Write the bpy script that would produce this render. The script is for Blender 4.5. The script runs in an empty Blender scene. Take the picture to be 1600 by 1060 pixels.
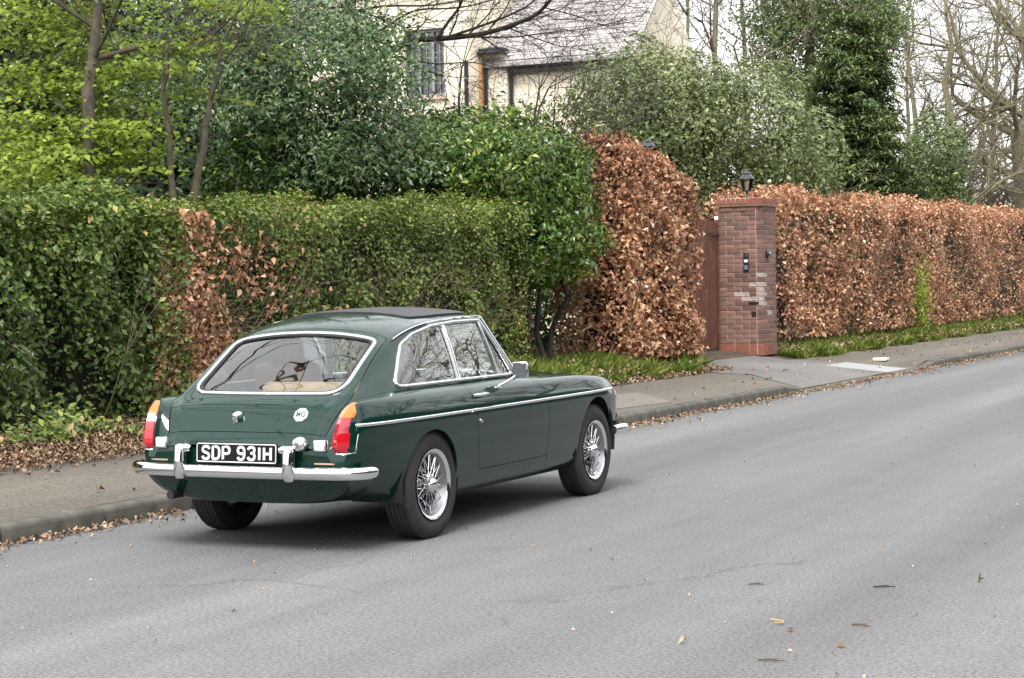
import bpy, bmesh, math, random
import numpy as np
from mathutils import Vector, Matrix
from math import sin, cos, pi, radians, sqrt

random.seed(7)
RNG = np.random.default_rng(11)
SC = bpy.context.scene
COL = SC.collection

# ------------------------------------------------------------------ camera, world, sun, exposure
CAM = np.array([5.658, -9.162, 1.374]); FPX = 2901.0
YAW, PIT, ROL = radians(-25.79), radians(-1.45), radians(-0.98)
D_ = np.array([sin(YAW)*cos(PIT), cos(YAW)*cos(PIT), sin(PIT)])
_r = np.array([cos(YAW), -sin(YAW), 0.0]); _u = np.cross(_r, D_)
R_ = _r*cos(ROL)+_u*sin(ROL); U_ = -_r*sin(ROL)+_u*cos(ROL)
cam = bpy.data.cameras.new('camera'); camo = bpy.data.objects.new('camera', cam); COL.objects.link(camo)
camo.matrix_world = Matrix(((R_[0], U_[0], -D_[0], CAM[0]), (R_[1], U_[1], -D_[1], CAM[1]), (R_[2], U_[2], -D_[2], CAM[2]), (0, 0, 0, 1)))
cam.sensor_width = 36.0; cam.lens = 36.0*FPX/1600.0; cam.clip_start = 0.1; cam.clip_end = 2000
SC.camera = camo

W = bpy.data.worlds.new('World'); SC.world = W; W.use_nodes = True
SUN_EL, SUN_AZ = 56.0, 165.0          # azimuth: compass angle the sun stands at, from +Y towards +X
nt = W.node_tree; nt.nodes.clear()
sky = nt.nodes.new('ShaderNodeTexSky'); sky.sky_type = 'NISHITA'; sky.sun_disc = False
sky.sun_elevation = radians(SUN_EL); sky.sun_rotation = radians(SUN_AZ); sky.air_density = 1.0; sky.dust_density = 4.0; sky.ozone_density = 1.0
hs = nt.nodes.new('ShaderNodeHueSaturation'); hs.inputs['Saturation'].default_value = 0.12
mixw = nt.nodes.new('ShaderNodeMixRGB'); mixw.inputs[0].default_value = 0.72; mixw.inputs[2].default_value = (8.6, 8.75, 9.0, 1)
bg = nt.nodes.new('ShaderNodeBackground'); bg.inputs['Strength'].default_value = 0.085
wo = nt.nodes.new('ShaderNodeOutputWorld')
nt.links.new(sky.outputs[0], hs.inputs['Color']); nt.links.new(hs.outputs[0], mixw.inputs[1])
nt.links.new(mixw.outputs[0], bg.inputs['Color']); nt.links.new(bg.outputs[0], wo.inputs['Surface'])
sl = bpy.data.lights.new('sun', 'SUN'); sl.energy = 1.5; sl.angle = radians(24); sl.color = (1.0, 0.97, 0.92)
so = bpy.data.objects.new('sun', sl); COL.objects.link(so)
_sd = Vector((sin(radians(SUN_AZ))*cos(radians(SUN_EL)), cos(radians(SUN_AZ))*cos(radians(SUN_EL)), sin(radians(SUN_EL))))
so.rotation_euler = _sd.to_track_quat('Z', 'Y').to_euler(); so.location = (0, 0, 30)
SC.view_settings.view_transform = 'Standard'; SC.view_settings.look = 'None'
SC.view_settings.exposure = 1.62; SC.view_settings.gamma = 1.0; SC.view_settings.use_curve_mapping = False
SC.render.engine = 'CYCLES'; SC.cycles.max_bounces = 8; SC.cycles.transparent_max_bounces = 16
SC.cycles.use_denoising = True

def P(px, py, d):
    """world point seen at photograph pixel (px, py) at distance d along the view axis"""
    v = D_ + R_*((px-800)/FPX) - U_*((py-530)/FPX)
    return CAM + v*d
def PX(px, py, x):
    v = D_ + R_*((px-800)/FPX) - U_*((py-530)/FPX)
    return CAM + v*((x-CAM[0])/v[0])
def PZ(px, py, z):
    v = D_ + R_*((px-800)/FPX) - U_*((py-530)/FPX)
    return CAM + v*((z-CAM[2])/v[2])

# ------------------------------------------------------------------ materials
MATS = {}
def newmat(name):
    m = bpy.data.materials.new(name); m.use_nodes = True
    n = m.node_tree.nodes; b = n['Principled BSDF']
    return m, m.node_tree, b
def link(t, a, b): t.links.new(a, b)
def pmat(name, col, rough=0.6, metal=0.0, coat=0.0, noise=0.0, nscale=8.0, bump=0.0, bscale=60.0, spec=0.5, rnd=0.0, col2=None):
    m, t, b = newmat(name)
    b.inputs['Base Color'].default_value = (*col, 1); b.inputs['Roughness'].default_value = rough
    b.inputs['Metallic'].default_value = metal; b.inputs['Coat Weight'].default_value = coat; b.inputs['Coat Roughness'].default_value = 0.03; b.inputs['Coat IOR'].default_value = 1.53
    b.inputs['Specular IOR Level'].default_value = spec
    tc = t.nodes.new('ShaderNodeTexCoord')
    if noise or rnd or col2:
        nz = t.nodes.new('ShaderNodeTexNoise'); nz.inputs['Scale'].default_value = nscale; nz.inputs['Detail'].default_value = 6
        link(t, tc.outputs['Object'], nz.inputs['Vector'])
        mr = t.nodes.new('ShaderNodeMapRange'); mr.inputs[1].default_value = .3; mr.inputs[2].default_value = .7
        link(t, nz.outputs['Fac'], mr.inputs[0])
        mx = t.nodes.new('ShaderNodeMixRGB')
        c1 = tuple(c*(1-noise) for c in col); c2 = col2 if col2 else tuple(min(1, c*(1+noise)) for c in col)
        mx.inputs[1].default_value = (*c1, 1); mx.inputs[2].default_value = (*c2, 1); link(t, mr.outputs[0], mx.inputs[0])
        out = mx.outputs[0]
        if rnd:
            oi = t.nodes.new('ShaderNodeObjectInfo'); ge = t.nodes.new('ShaderNodeNewGeometry')
            ad = t.nodes.new('ShaderNodeMath'); ad.operation = 'ADD'; link(t, oi.outputs['Random'], ad.inputs[0]); link(t, ge.outputs['Random Per Island'], ad.inputs[1])
            fr = t.nodes.new('ShaderNodeMath'); fr.operation = 'FRACT'; link(t, ad.outputs[0], fr.inputs[0])
            m2 = t.nodes.new('ShaderNodeMapRange'); m2.inputs[3].default_value = 1-rnd; m2.inputs[4].default_value = 1+rnd; link(t, fr.outputs[0], m2.inputs[0])
            h2 = t.nodes.new('ShaderNodeHueSaturation'); link(t, m2.outputs[0], h2.inputs['Value']); link(t, out, h2.inputs['Color'])
            out = h2.outputs[0]
        link(t, out, b.inputs['Base Color'])
    if bump:
        n2 = t.nodes.new('ShaderNodeTexNoise'); n2.inputs['Scale'].default_value = bscale; n2.inputs['Detail'].default_value = 4
        link(t, tc.outputs['Object'], n2.inputs['Vector'])
        bp = t.nodes.new('ShaderNodeBump'); bp.inputs['Strength'].default_value = bump; bp.inputs['Distance'].default_value = 0.01
        link(t, n2.outputs['Fac'], bp.inputs['Height']); link(t, bp.outputs[0], b.inputs['Normal'])
    MATS[name] = m
    return m

def leafmat(name, stops, rough=0.45, trans=0.25, spec=0.4, gain=(1, 1, 1)):
    """leaf material: colour of each leaf from its own 'tint' value"""
    m, t, b = newmat(name)
    at = t.nodes.new('ShaderNodeAttribute'); at.attribute_name = 'tint'
    cr = t.nodes.new('ShaderNodeValToRGB'); el = cr.color_ramp.elements
    while len(el) < len(stops): el.new(0.5)
    for e, (p, c) in zip(el, stops): e.position = p; e.color = (*[min(.8, a*g) for a, g in zip(c, gain)], 1)
    link(t, at.outputs['Fac'], cr.inputs[0]); link(t, cr.outputs[0], b.inputs['Base Color'])
    b.inputs['Roughness'].default_value = rough; b.inputs['Specular IOR Level'].default_value = spec
    tr = t.nodes.new('ShaderNodeBsdfTranslucent'); link(t, cr.outputs[0], tr.inputs['Color'])
    mx = t.nodes.new('ShaderNodeMixShader'); mx.inputs[0].default_value = trans
    link(t, b.outputs[0], mx.inputs[1]); link(t, tr.outputs[0], mx.inputs[2])
    link(t, mx.outputs[0], t.nodes['Material Output'].inputs['Surface'])
    MATS[name] = m
    return m

def glassmat(name, tint, refl=1.0, wav=.06, wsc=3.0):
    m, t, b = newmat(name); t.nodes.remove(b)
    tr = t.nodes.new('ShaderNodeBsdfTransparent'); tr.inputs['Color'].default_value = (*tint, 1)
    gl = t.nodes.new('ShaderNodeBsdfGlossy'); gl.inputs['Roughness'].default_value = 0.012
    fr = t.nodes.new('ShaderNodeFresnel'); fr.inputs['IOR'].default_value = 1.5
    tc = t.nodes.new('ShaderNodeTexCoord'); nz = t.nodes.new('ShaderNodeTexNoise'); nz.inputs['Scale'].default_value = wsc; nz.inputs['Detail'].default_value = 1
    bp = t.nodes.new('ShaderNodeBump'); bp.inputs['Strength'].default_value = wav; bp.inputs['Distance'].default_value = 0.05
    link(t, tc.outputs['Object'], nz.inputs['Vector']); link(t, nz.outputs['Fac'], bp.inputs['Height']); link(t, bp.outputs[0], gl.inputs['Normal'])
    mu = t.nodes.new('ShaderNodeMath'); mu.operation = 'MULTIPLY'; mu.inputs[1].default_value = refl; mu.use_clamp = True; link(t, fr.outputs[0], mu.inputs[0])
    mx = t.nodes.new('ShaderNodeMixShader'); link(t, mu.outputs[0], mx.inputs[0]); link(t, tr.outputs[0], mx.inputs[1]); link(t, gl.outputs[0], mx.inputs[2])
    link(t, mx.outputs[0], t.nodes['Material Output'].inputs['Surface'])
    MATS[name] = m
    return m

PAINT = pmat('green_paint', (0.0006, 0.020, 0.0135), rough=0.4, coat=1.0, noise=0.06, nscale=40, spec=0.05)
CHROME = pmat('chrome', (0.82, 0.83, 0.85), rough=0.06, metal=1.0)
STEEL = pmat('dull_steel', (0.55, 0.55, 0.56), rough=0.22, metal=1.0)
BLACKRUB = pmat('tyre_rubber', (0.022, 0.021, 0.021), rough=0.75, noise=0.25, nscale=20, bump=0.15, bscale=80)
DARK = pmat('dark_underbody', (0.012, 0.012, 0.012), rough=0.9)
TRIMBLK = pmat('black_trim', (0.012, 0.012, 0.013), rough=0.5)
ROOFCLOTH = pmat('roof_cloth', (0.035, 0.033, 0.035), rough=0.55, noise=0.15, nscale=30, bump=0.1, bscale=300)
RED = pmat('red_lens', (0.46, 0.006, 0.016), rough=0.12, coat=1.0)
AMBER = pmat('amber_lens', (0.75, 0.16, 0.015), rough=0.12, coat=1.0)
CLEAR = pmat('clear_lens', (0.75, 0.75, 0.74), rough=0.15, coat=1.0, bump=0.2, bscale=150)
TAN = pmat('tan_leather', (0.22, 0.13, 0.065), rough=0.5, noise=0.2, nscale=14)
PALEWOOD = pmat('beige_trim', (0.36, 0.26, 0.16), rough=0.6, noise=0.2, nscale=9)
PLATEBLK = pmat('plate_black', (0.008, 0.009, 0.012), rough=0.5, spec=0.15)
PLATESIL = pmat('plate_silver', (0.72, 0.71, 0.66), rough=0.35, metal=0.25)
WHITE = pmat('white_enamel', (0.82, 0.82, 0.80), rough=0.3, coat=0.5)
GLASS = glassmat('car_glass', (0.86, 0.90, 0.86), 2.5, .16, 2.5)
SIDEGLASS = glassmat('side_glass', (0.90, 0.93, 0.90), 3.6, .16, 2.2)
SCREEN = glassmat('screen_glass', (0.85, 0.90, 0.86), 1.0)
HOUSEGLASS = glassmat('house_glass', (0.55, 0.58, 0.60), 2.5)
LAMPGLASS = glassmat('lantern_glass', (0.85, 0.82, 0.70), 1.0)

# ------------------------------------------------------------------ object helpers
def link_obj(o, parent=None):
    COL.objects.link(o)
    if parent is not None: o.parent = parent
    return o
def meta(o, label=None, cat=None, group=None, kind=None):
    if label: o['label'] = label
    if cat: o['category'] = cat
    if group: o['group'] = group
    if kind: o['kind'] = kind
    return o
def thing(name, label, cat, loc=(0, 0, 0), rz=0.0, group=None):
    o = bpy.data.objects.new(name, None); o.location = loc; o.rotation_euler = (0, 0, rz); o.empty_display_size = .2
    COL.objects.link(o); return meta(o, label, cat, group)
def smooth_by_angle(me, ang=35):
    bm = bmesh.new(); bm.from_mesh(me)
    for f in bm.faces: f.smooth = True
    for e in bm.edges:
        if len(e.link_faces) == 2 and e.calc_face_angle(0) > radians(ang): e.smooth = False
    bm.to_mesh(me); bm.free()
def pyobj(name, verts, faces, m, parent=None, smooth=None, kind=None):
    me = bpy.data.meshes.new(name); me.from_pydata([tuple(v) for v in verts], [], [tuple(f) for f in faces]); me.materials.append(m)
    if smooth is not None: smooth_by_angle(me, smooth)
    me.update(); o = bpy.data.objects.new(name, me)
    if kind: o['kind'] = kind
    return link_obj(o, parent)
class MB:
    """collects verts and faces for ONE mesh"""
    def __init__(s): s.v = []; s.f = []
    def add(s, v, f):
        k = len(s.v); s.v.extend([tuple(map(float, p)) for p in v]); s.f.extend([tuple(k+i for i in q) for q in f])
    def box(s, c, d, rz=0.0, bev=0.0):
        x, y, z = d[0]/2, d[1]/2, d[2]/2
        if bev <= 0:
            vs = [(a*x, b*y, e*z) for a in (-1, 1) for b in (-1, 1) for e in (-1, 1)]
            fs = [(0, 1, 3, 2), (4, 6, 7, 5), (0, 4, 5, 1), (2, 3, 7, 6), (0, 2, 6, 4), (1, 5, 7, 3)]
        else:
            bm = bmesh.new(); bmesh.ops.create_cube(bm, size=1.0)
            for v in bm.verts: v.co = Vector((v.co.x*d[0], v.co.y*d[1], v.co.z*d[2]))
            bmesh.ops.bevel(bm, geom=bm.edges[:], offset=bev, segments=2 if bev > .004 else 1, profile=0.5, affect='EDGES')
            bm.verts.index_update(); vs = [tuple(v.co) for v in bm.verts]; fs = [[v.index for v in f.verts] for f in bm.faces]; bm.free()
        ca, sa = cos(rz), sin(rz)
        s.add([(c[0]+p[0]*ca-p[1]*sa, c[1]+p[0]*sa+p[1]*ca, c[2]+p[2]) for p in vs], fs)
    def tube(s, pts, r, n=8, closed=False, caps=True, flat=None):
        pts = [np.array(p, float) for p in pts]; N = len(pts); rr = r if hasattr(r, '__len__') else [r]*N
        rings = []; prev = None
        for i, p in enumerate(pts):
            a = pts[(i-1) % N] if (closed or i > 0) else p; b = pts[(i+1) % N] if (closed or i < N-1) else p
            t = b-a; t = t/(np.linalg.norm(t)+1e-12)
            if prev is None:
                up = np.array([0, 0, 1.0]) if abs(t[2]) < .9 else np.array([1.0, 0, 0])
            else: up = prev
            nn = up - t*np.dot(up, t); nn /= np.linalg.norm(nn)+1e-12; prev = nn; bb = np.cross(t, nn)
            fx, fy = (1, 1) if flat is None else flat
            rings.append([p+rr[i]*(nn*cos(2*pi*k/n)*fx+bb*sin(2*pi*k/n)*fy) for k in range(n)])
        vs = [v for ring in rings for v in ring]; fs = []
        for i in range(N if closed else N-1):
            j = (i+1) % N
            for k in range(n): fs.append((i*n+k, i*n+(k+1) % n, j*n+(k+1) % n, j*n+k))
        if not closed and caps: fs.append(tuple(range(n-1, -1, -1))); fs.append(tuple((N-1)*n+k for k in range(n)))
        s.add(vs, fs)
    def lathe(s, prof, c, axis='z', n=32, closed=True):
        """prof: list of (radius, offset along axis)"""
        vs = []; fs = []; m = len(prof)
        for k in range(n):
            a = 2*pi*k/n
            for (r, h) in prof:
                q = {'z': (r*cos(a), r*sin(a), h), 'x': (h, r*cos(a), r*sin(a)), 'y': (r*sin(a), h, r*cos(a))}[axis]
                vs.append((c[0]+q[0], c[1]+q[1], c[2]+q[2]))
        for k in range(n):
            for i in range(m-1): fs.append((k*m+i, ((k+1) % n)*m+i, ((k+1) % n)*m+i+1, k*m+i+1))
        s.add(vs, fs)
    def build(s, name, m, parent=None, smooth=None, kind=None):
        o = pyobj(name, s.v, s.f, m, parent, smooth, kind)
        return o
def recalc(o):
    bm = bmesh.new(); bm.from_mesh(o.data); bmesh.ops.recalc_face_normals(bm, faces=bm.faces[:]); bm.to_mesh(o.data); bm.free(); return o

def text_mesh(s, size, bold=0.0, extrude=0.002, align='CENTER'):
    cu = bpy.data.curves.new('lettering', 'FONT'); cu.body = s; cu.size = size; cu.align_x = align; cu.align_y = 'CENTER'
    cu.offset = bold; cu.extrude = extrude; cu.resolution_u = 3
    o = bpy.data.objects.new('lettering', cu); COL.objects.link(o)
    dg = bpy.context.evaluated_depsgraph_get(); me = bpy.data.meshes.new_from_object(o.evaluated_get(dg))
    bpy.data.objects.remove(o); bpy.data.curves.remove(cu)
    return me

# ------------------------------------------------------------------ smooth nets for bodywork
def hermite(xs, vals, q):
    """monotone-ish cubic interpolation; vals (n,...) at xs, evaluated at q"""
    xs = np.asarray(xs, float); vals = np.asarray(vals, float); q = np.asarray(q, float)
    d = np.diff(vals, axis=0)/np.diff(xs).reshape((-1,)+(1,)*(vals.ndim-1)); m = np.zeros_like(vals)
    h = np.diff(xs)
    for i in range(1, len(xs)-1):
        a, b = d[i-1], d[i]; w1, w2 = 2*h[i]+h[i-1], h[i]+2*h[i-1]
        with np.errstate(divide='ignore', invalid='ignore'):
            mm = (w1+w2)/(w1/a+w2/b)
        m[i] = np.where(a*b > 0, mm, 0)
    m[0] = d[0]; m[-1] = d[-1]
    k = np.clip(np.searchsorted(xs, q)-1, 0, len(xs)-2); t = (q-xs[k])/h[k]
    sh = (-1,)+(1,)*(vals.ndim-1); t = t.reshape(sh); hh = h[k].reshape(sh)
    return (2*t**3-3*t**2+1)*vals[k]+(t**3-2*t**2+t)*hh*m[k]+(-2*t**3+3*t**2)*vals[k+1]+(t**3-t**2)*hh*m[k+1]
def catmull(ctrl, n):
    """chord-length Catmull-Rom through ctrl (k,2), n even samples"""
    c = np.asarray(ctrl, float); L = np.concatenate([[0], np.cumsum(np.sqrt(np.linalg.norm(np.diff(c, axis=0), axis=1)+1e-9))])
    m = np.zeros_like(c); h = np.diff(L); d = np.diff(c, axis=0)/h[:, None]
    for i in range(1, len(c)-1): m[i] = (d[i-1]*h[i]+d[i]*h[i-1])/(h[i]+h[i-1])
    m[0] = d[0]; m[-1] = d[-1]
    q = np.linspace(0, L[-1], n*4); k = np.clip(np.searchsorted(L, q)-1, 0, len(L)-2); t = ((q-L[k])/h[k])[:, None]; hh = h[k][:, None]
    s = (2*t**3-3*t**2+1)*c[k]+(t**3-2*t**2+t)*hh*m[k]+(-2*t**3+3*t**2)*c[k+1]+(t**3-t**2)*hh*m[k+1]
    A = np.concatenate([[0], np.cumsum(np.linalg.norm(np.diff(s, axis=0), axis=1))]); e = np.linspace(0, A[-1], n)
    return np.stack([np.interp(e, A, s[:, 0]), np.interp(e, A, s[:, 1])], 1)

class Net:
    """grid of points V[i,j] (i along the car, j across) with smooth normals"""
    def __init__(s, V, flip=False):
        s.V = V.copy(); du = np.gradient(V, axis=0); dv = np.gradient(V, axis=1)
        n = np.cross(du, dv); n /= np.linalg.norm(n, axis=2, keepdims=True)+1e-12
        s.N = -n if flip else n; s.flip = flip
        s.base = V.copy(); s.tag = np.zeros(V.shape[:2], bool); s.tris = None; s.fs = []
    def cut(s, f):
        """move grid points onto the line f(P)=0 so that the panels on both sides end on it"""
        F = f(s.V); n, m = F.shape; best = np.full((n, m), 9.0); bv = s.V.copy(); bn = s.N.copy()
        for di, dj in ((1, 0), (-1, 0), (0, 1), (0, -1)):
            a = (slice(max(0, -di), n-max(0, di)), slice(max(0, -dj), m-max(0, dj)))
            b = (slice(max(0, di), n+min(0, di)), slice(max(0, dj), m+min(0, dj)))
            Fa, Fb = F[a], F[b]; cross = (Fa*Fb < 0); t = np.where(cross, Fa/np.where(cross, Fa-Fb, 1), 9)
            ok = cross & (t <= 0.501) & (t < best[a]) & (~s.tag[a])
            best[a] = np.where(ok, t, best[a])
            bv[a] = np.where(ok[..., None], s.V[a]+(s.V[b]-s.V[a])*t[..., None], bv[a])
            bn[a] = np.where(ok[..., None], s.N[a]+(s.N[b]-s.N[a])*t[..., None], bn[a])
        hit = best < 1; s.V = bv; s.N = bn/np.linalg.norm(bn, axis=2, keepdims=True); s.tag |= hit
    def triangulate(s, funcs):
        n, m = s.V.shape[:2]; idx = np.arange(n*m).reshape(n, m)
        a, b, c, d = idx[:-1, :-1].ravel(), idx[1:, :-1].ravel(), idx[1:, 1:].ravel(), idx[:-1, 1:].ravel()
        tg = s.tag.ravel(); diag = (tg[b] & tg[d]) & ~(tg[a] & tg[c])
        t1 = np.where(diag[:, None], np.stack([a, b, d], 1), np.stack([a, b, c], 1))
        t2 = np.where(diag[:, None], np.stack([b, c, d], 1), np.stack([a, c, d], 1))
        T = np.concatenate([t1, t2]);
        if s.flip: T = T[:, ::-1]
        s.T = T; VV = s.V.reshape(-1, 3); s.C = VV[T].mean(1)
    def panel(s, mask, name, m, parent=None, gap=0.0, flange=0.012, push=0.0, mirror=False, keep_edge=None):
        T = s.T[mask]; used, inv = np.unique(T, return_inverse=True); T = inv.reshape(-1, 3)
        V = s.V.reshape(-1, 3)[used].copy(); N = s.N.reshape(-1, 3)[used].copy(); V += N*push
        ed = {}
        for tri in T:
            for k in range(3):
                e = (tri[k], tri[(k+1) % 3]); key = (min(e), max(e)); ed.setdefault(key, []).append(e)
        be = [v[0] for v in ed.values() if len(v) == 1]
        bverts = sorted({i for e in be for i in e})
        if gap and len(bverts):
            cen = np.zeros_like(V); cnt = np.zeros(len(V)); bs = np.zeros(len(V), bool); bs[bverts] = True
            for tri in T:
                if bs[tri].any():
                    c = V[tri].mean(0)
                    for k in tri: cen[k] += c; cnt[k] += 1
            for i in bverts:
                d = cen[i]/cnt[i]-V[i]; L = np.linalg.norm(d)
                if L > 1e-9: V[i] += d/L*min(gap, L*.6)
        verts = [V]; faces = T.tolist(); nv = len(V); norms = [N]
        if flange and len(bverts):
            mp = {b: nv+k for k, b in enumerate(bverts)}; mp2 = {b: nv+len(bverts)+k for k, b in enumerate(bverts)}
            verts += [V[bverts], V[bverts]-N[bverts]*flange]
            for a, b in be: faces.append((mp[b], mp[a], mp2[a])); faces.append((mp[b], mp2[a], mp2[b]))
            fn = np.zeros((len(bverts), 3)); pos = {b: k for k, b in enumerate(bverts)}
            for a, b in be:
                dirv = V[b]-V[a]; nn = np.cross(dirv, N[a]); nn /= np.linalg.norm(nn)+1e-12; fn[pos[a]] += nn; fn[pos[b]] += nn
            fn /= np.linalg.norm(fn, axis=1, keepdims=True)+1e-12; norms += [fn, fn]
        V = np.concatenate(verts); N = np.concatenate(norms)
        if mirror: V = V*[-1, 1, 1]; N = N*[-1, 1, 1]; faces = [f[::-1] for f in faces]
        me = bpy.data.meshes.new(name); me.from_pydata(V.tolist(), [], faces); me.materials.append(m)
        me.polygons.foreach_set('use_smooth', np.ones(len(faces), bool)); me.update()
        me.normals_split_custom_set_from_vertices(N.tolist())
        o = bpy.data.objects.new(name, me)
        return link_obj(o, parent)
def sd_poly(poly, x, y):
    """signed distance to polygon, negative inside"""
    p = np.asarray(poly, float); d = np.full(x.shape, 1e9); ins = np.zeros(x.shape, bool); n = len(p)
    for i in range(n):
        a, b = p[i], p[(i+1) % n]; e = b-a; wx, wy = x-a[0], y-a[1]
        t = np.clip((wx*e[0]+wy*e[1])/(e@e+1e-12), 0, 1); d = np.minimum(d, np.hypot(wx-t*e[0], wy-t*e[1]))
        c = ((a[1] > y) != (b[1] > y)); den = (b[1]-a[1]) if abs(b[1]-a[1]) > 1e-12 else 1e-12
        ins ^= c & (x < (b[0]-a[0])*(y-a[1])/den+a[0])
    return np.where(ins, -d, d)
def round_poly(pts, rad, seg=6):
    out = []; n = len(pts)
    for i in range(n):
        p = np.array(pts[i], float); a = np.array(pts[i-1], float); b = np.array(pts[(i+1) % n], float); r = rad[i] if hasattr(rad, '__len__') else rad
        if r <= 0: out.append(p); continue
        u = (a-p); u /= np.linalg.norm(u); v = (b-p); v /= np.linalg.norm(v); ang = math.acos(np.clip(u@v, -1, 1)); L = r/math.tan(ang/2)
        L = min(L, .45*np.linalg.norm(a-p), .45*np.linalg.norm(b-p)); s, e = p+u*L, p+v*L
        for k in range(seg+1):
            t = k/seg; out.append((1-t)**2*s+2*t*(1-t)*p+t*t*e)
    return np.array(out)
def resample(poly, step):
    p = np.vstack([poly, poly[:1]]); L = np.concatenate([[0], np.cumsum(np.linalg.norm(np.diff(p, axis=0), axis=1))])
    q = np.linspace(0, L[-1], max(8, int(L[-1]/step)), endpoint=False); return np.stack([np.interp(q, L, p[:, k]) for k in range(p.shape[1])], 1)

# ================================================================== THE CAR (its own frame: y forward, rear axle at y=0)
CAR = thing('parked_car', 'dark green vintage fastback coupe with chrome wire wheels parked by the kerb', 'car')
# belt curve shared by the sides, the greenhouse and the bonnet
BY = [-.835, -.80, -.775, -.74, -.70, -.64, -.58, -.45, -.30, 0, .5, 1.0, 1.2, 1.5, 1.9, 2.3, 2.6, 2.78, 2.88, 2.93]
BX = [.49, .50, .51, .53, .55, .572, .590, .625, .652, .664, .668, .668, .662, .625, .590, .560, .535, .51, .48, .44]
BZ = [.560, .596, .636, .698, .748, .788, .812, .828, .840, .845, .848, .852, .850, .842, .832, .812, .785, .745, .69, .63]
def belt(y): return hermite(BY, np.stack([BX, BZ], 1), y)
# ---- lower body side net
XW = ([-.835, -.828, -.815, -.79, -.76, -.70, -.60, -.4, 0, .5, 1.2, 2.0, 2.4, 2.65, 2.80, 2.88, 2.93], [.565, .60, .635, .662, .680, .702, .722, .742, .757, .762, .762, .755, .742, .715, .675, .62, .54])
ZF = ([-.835, -.82, -.80, -.785, -.765, -.74, -.715, -.69, -.64, -.5, -.3, 0, 1.2, 2.0, 2.4, 2.65, 2.8, 2.88, 2.93], [.545, .565, .60, .655, .715, .765, .792, .803, .808, .812, .814, .812, .815, .812, .795, .765, .715, .66, .60])
ZB = ([-.835, -.80, -.6, -.40, -.2, 0, .4, 1.8, 2.3, 2.6, 2.93], [.262, .262, .262, .25, .22, .205, .205, .205, .22, .26, .30])
def seg(tab, y): return np.interp(y, *tab) if tab is None else hermite(tab[0], np.array(tab[1])[:, None], y)[:, 0]
YS = np.unique(np.concatenate([np.linspace(-.835, -.66, 45), np.arange(-.66, 2.6, .014), np.linspace(2.6, 2.93, 34)]))
B = belt(YS); xw = seg(XW, YS); zf = seg(ZF, YS); zbm = seg(ZB, YS); NU = 84
rows = []
for i, y in enumerate(YS):
    bx, bz = B[i]; w, f, b = xw[i], zf[i], zbm[i]; h = f-b
    px = max(w-.042, bx+.02)
    c = [(bx, bz), ((bx+px)/2, (bz*.45+f*.55)+.004), (px, f), (max(w-.014, px+.008), f-.09*h), (w, f-.20*h), (w-.001, f-.36*h), (w-.010, f-.58*h), (w-.030, f-.78*h), (w-.062, f-.93*h), (w-.12, b)]
    if y < -.33:
        k = min(1, (-.33-y)/.25); c[-1] = (w-.12-.16*k, b); c[-2] = (w-.062-.055*k, f-(.93-.03*k)*h); c[-3] = (w-.030-.008*k, f-(.78-.04*k)*h)
    s = catmull(c, NU); rows.append(np.stack([s[:, 0], np.full(NU, y), s[:, 1]], 1))
_S = np.array(rows); _S[..., 1] += .55*np.clip(.415-_S[..., 2], 0, 1)*np.clip((-.62-_S[..., 1])/.18, 0, 1)
side = Net(_S, flip=True)
def arch_r(V):
    y, z = V[..., 1]+.03, V[..., 2]-.315; return np.where(z > 0, np.hypot(y, z), np.abs(y))-.298
def arch_f(V):
    y, z = V[..., 1]-2.311, V[..., 2]-.360; return np.where(z > 0, np.hypot(y, z), np.abs(y))-.300
DOOR = np.array([(.545, .335), (.512, .50), (.488, .66), (.462, .77), (.438, .90), (1.33, .90), (1.36, .83), (1.44, .77), (1.50, .70), (1.512, .55), (1.50, .335)])
def door_f(V): return sd_poly(DOOR, V[..., 1], V[..., 2])
for f in (arch_r, arch_f, door_f): side.cut(f)
side.triangulate(None)
C = side.C[:, None, :]
dR, dF, dD = arch_r(side.C), arch_f(side.C), door_f(side.C)
keep = (dR > 0) & (dF > 0)
isdoor = (dD < 0)
isfront = keep & ~isdoor & (side.C[:, 1] > .9) & ~((side.C[:, 1] < 1.52) & (side.C[:, 2] < .335))
isrear = keep & ~isdoor & ~isfront
for mir in (False, True):
    side.panel(isrear, 'rear_wing', PAINT, CAR, gap=0.0022, mirror=mir)
    side.panel(isfront, 'front_wing', PAINT, CAR, gap=0.0022, mirror=mir)
door_r = side.panel(isdoor, 'door', PAINT, CAR, gap=0.0038, flange=.02)
door_l = side.panel(isdoor, 'door', PAINT, CAR, gap=0.0038, flange=.02, mirror=True)

# ---- greenhouse, roof and tailgate net (full width)
ZC = ([-.835, -.80, -.775, -.74, -.70, -.64, -.58, -.50, -.40, -.28, -.14, -.06, .04, .20, .45, .8, 1.0, 1.12, 1.25], [.575, .615, .655, .715, .768, .815, .850, .905, .975, 1.058, 1.150, 1.195, 1.225, 1.253, 1.278, 1.287, 1.276, 1.252, 1.20])
YG = np.unique(np.concatenate([np.linspace(-.835, -.6, 46), np.arange(-.6, 1.22, .0115)]))
BG = belt(YG); zc = seg(ZC, YG); NG = 56
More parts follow.
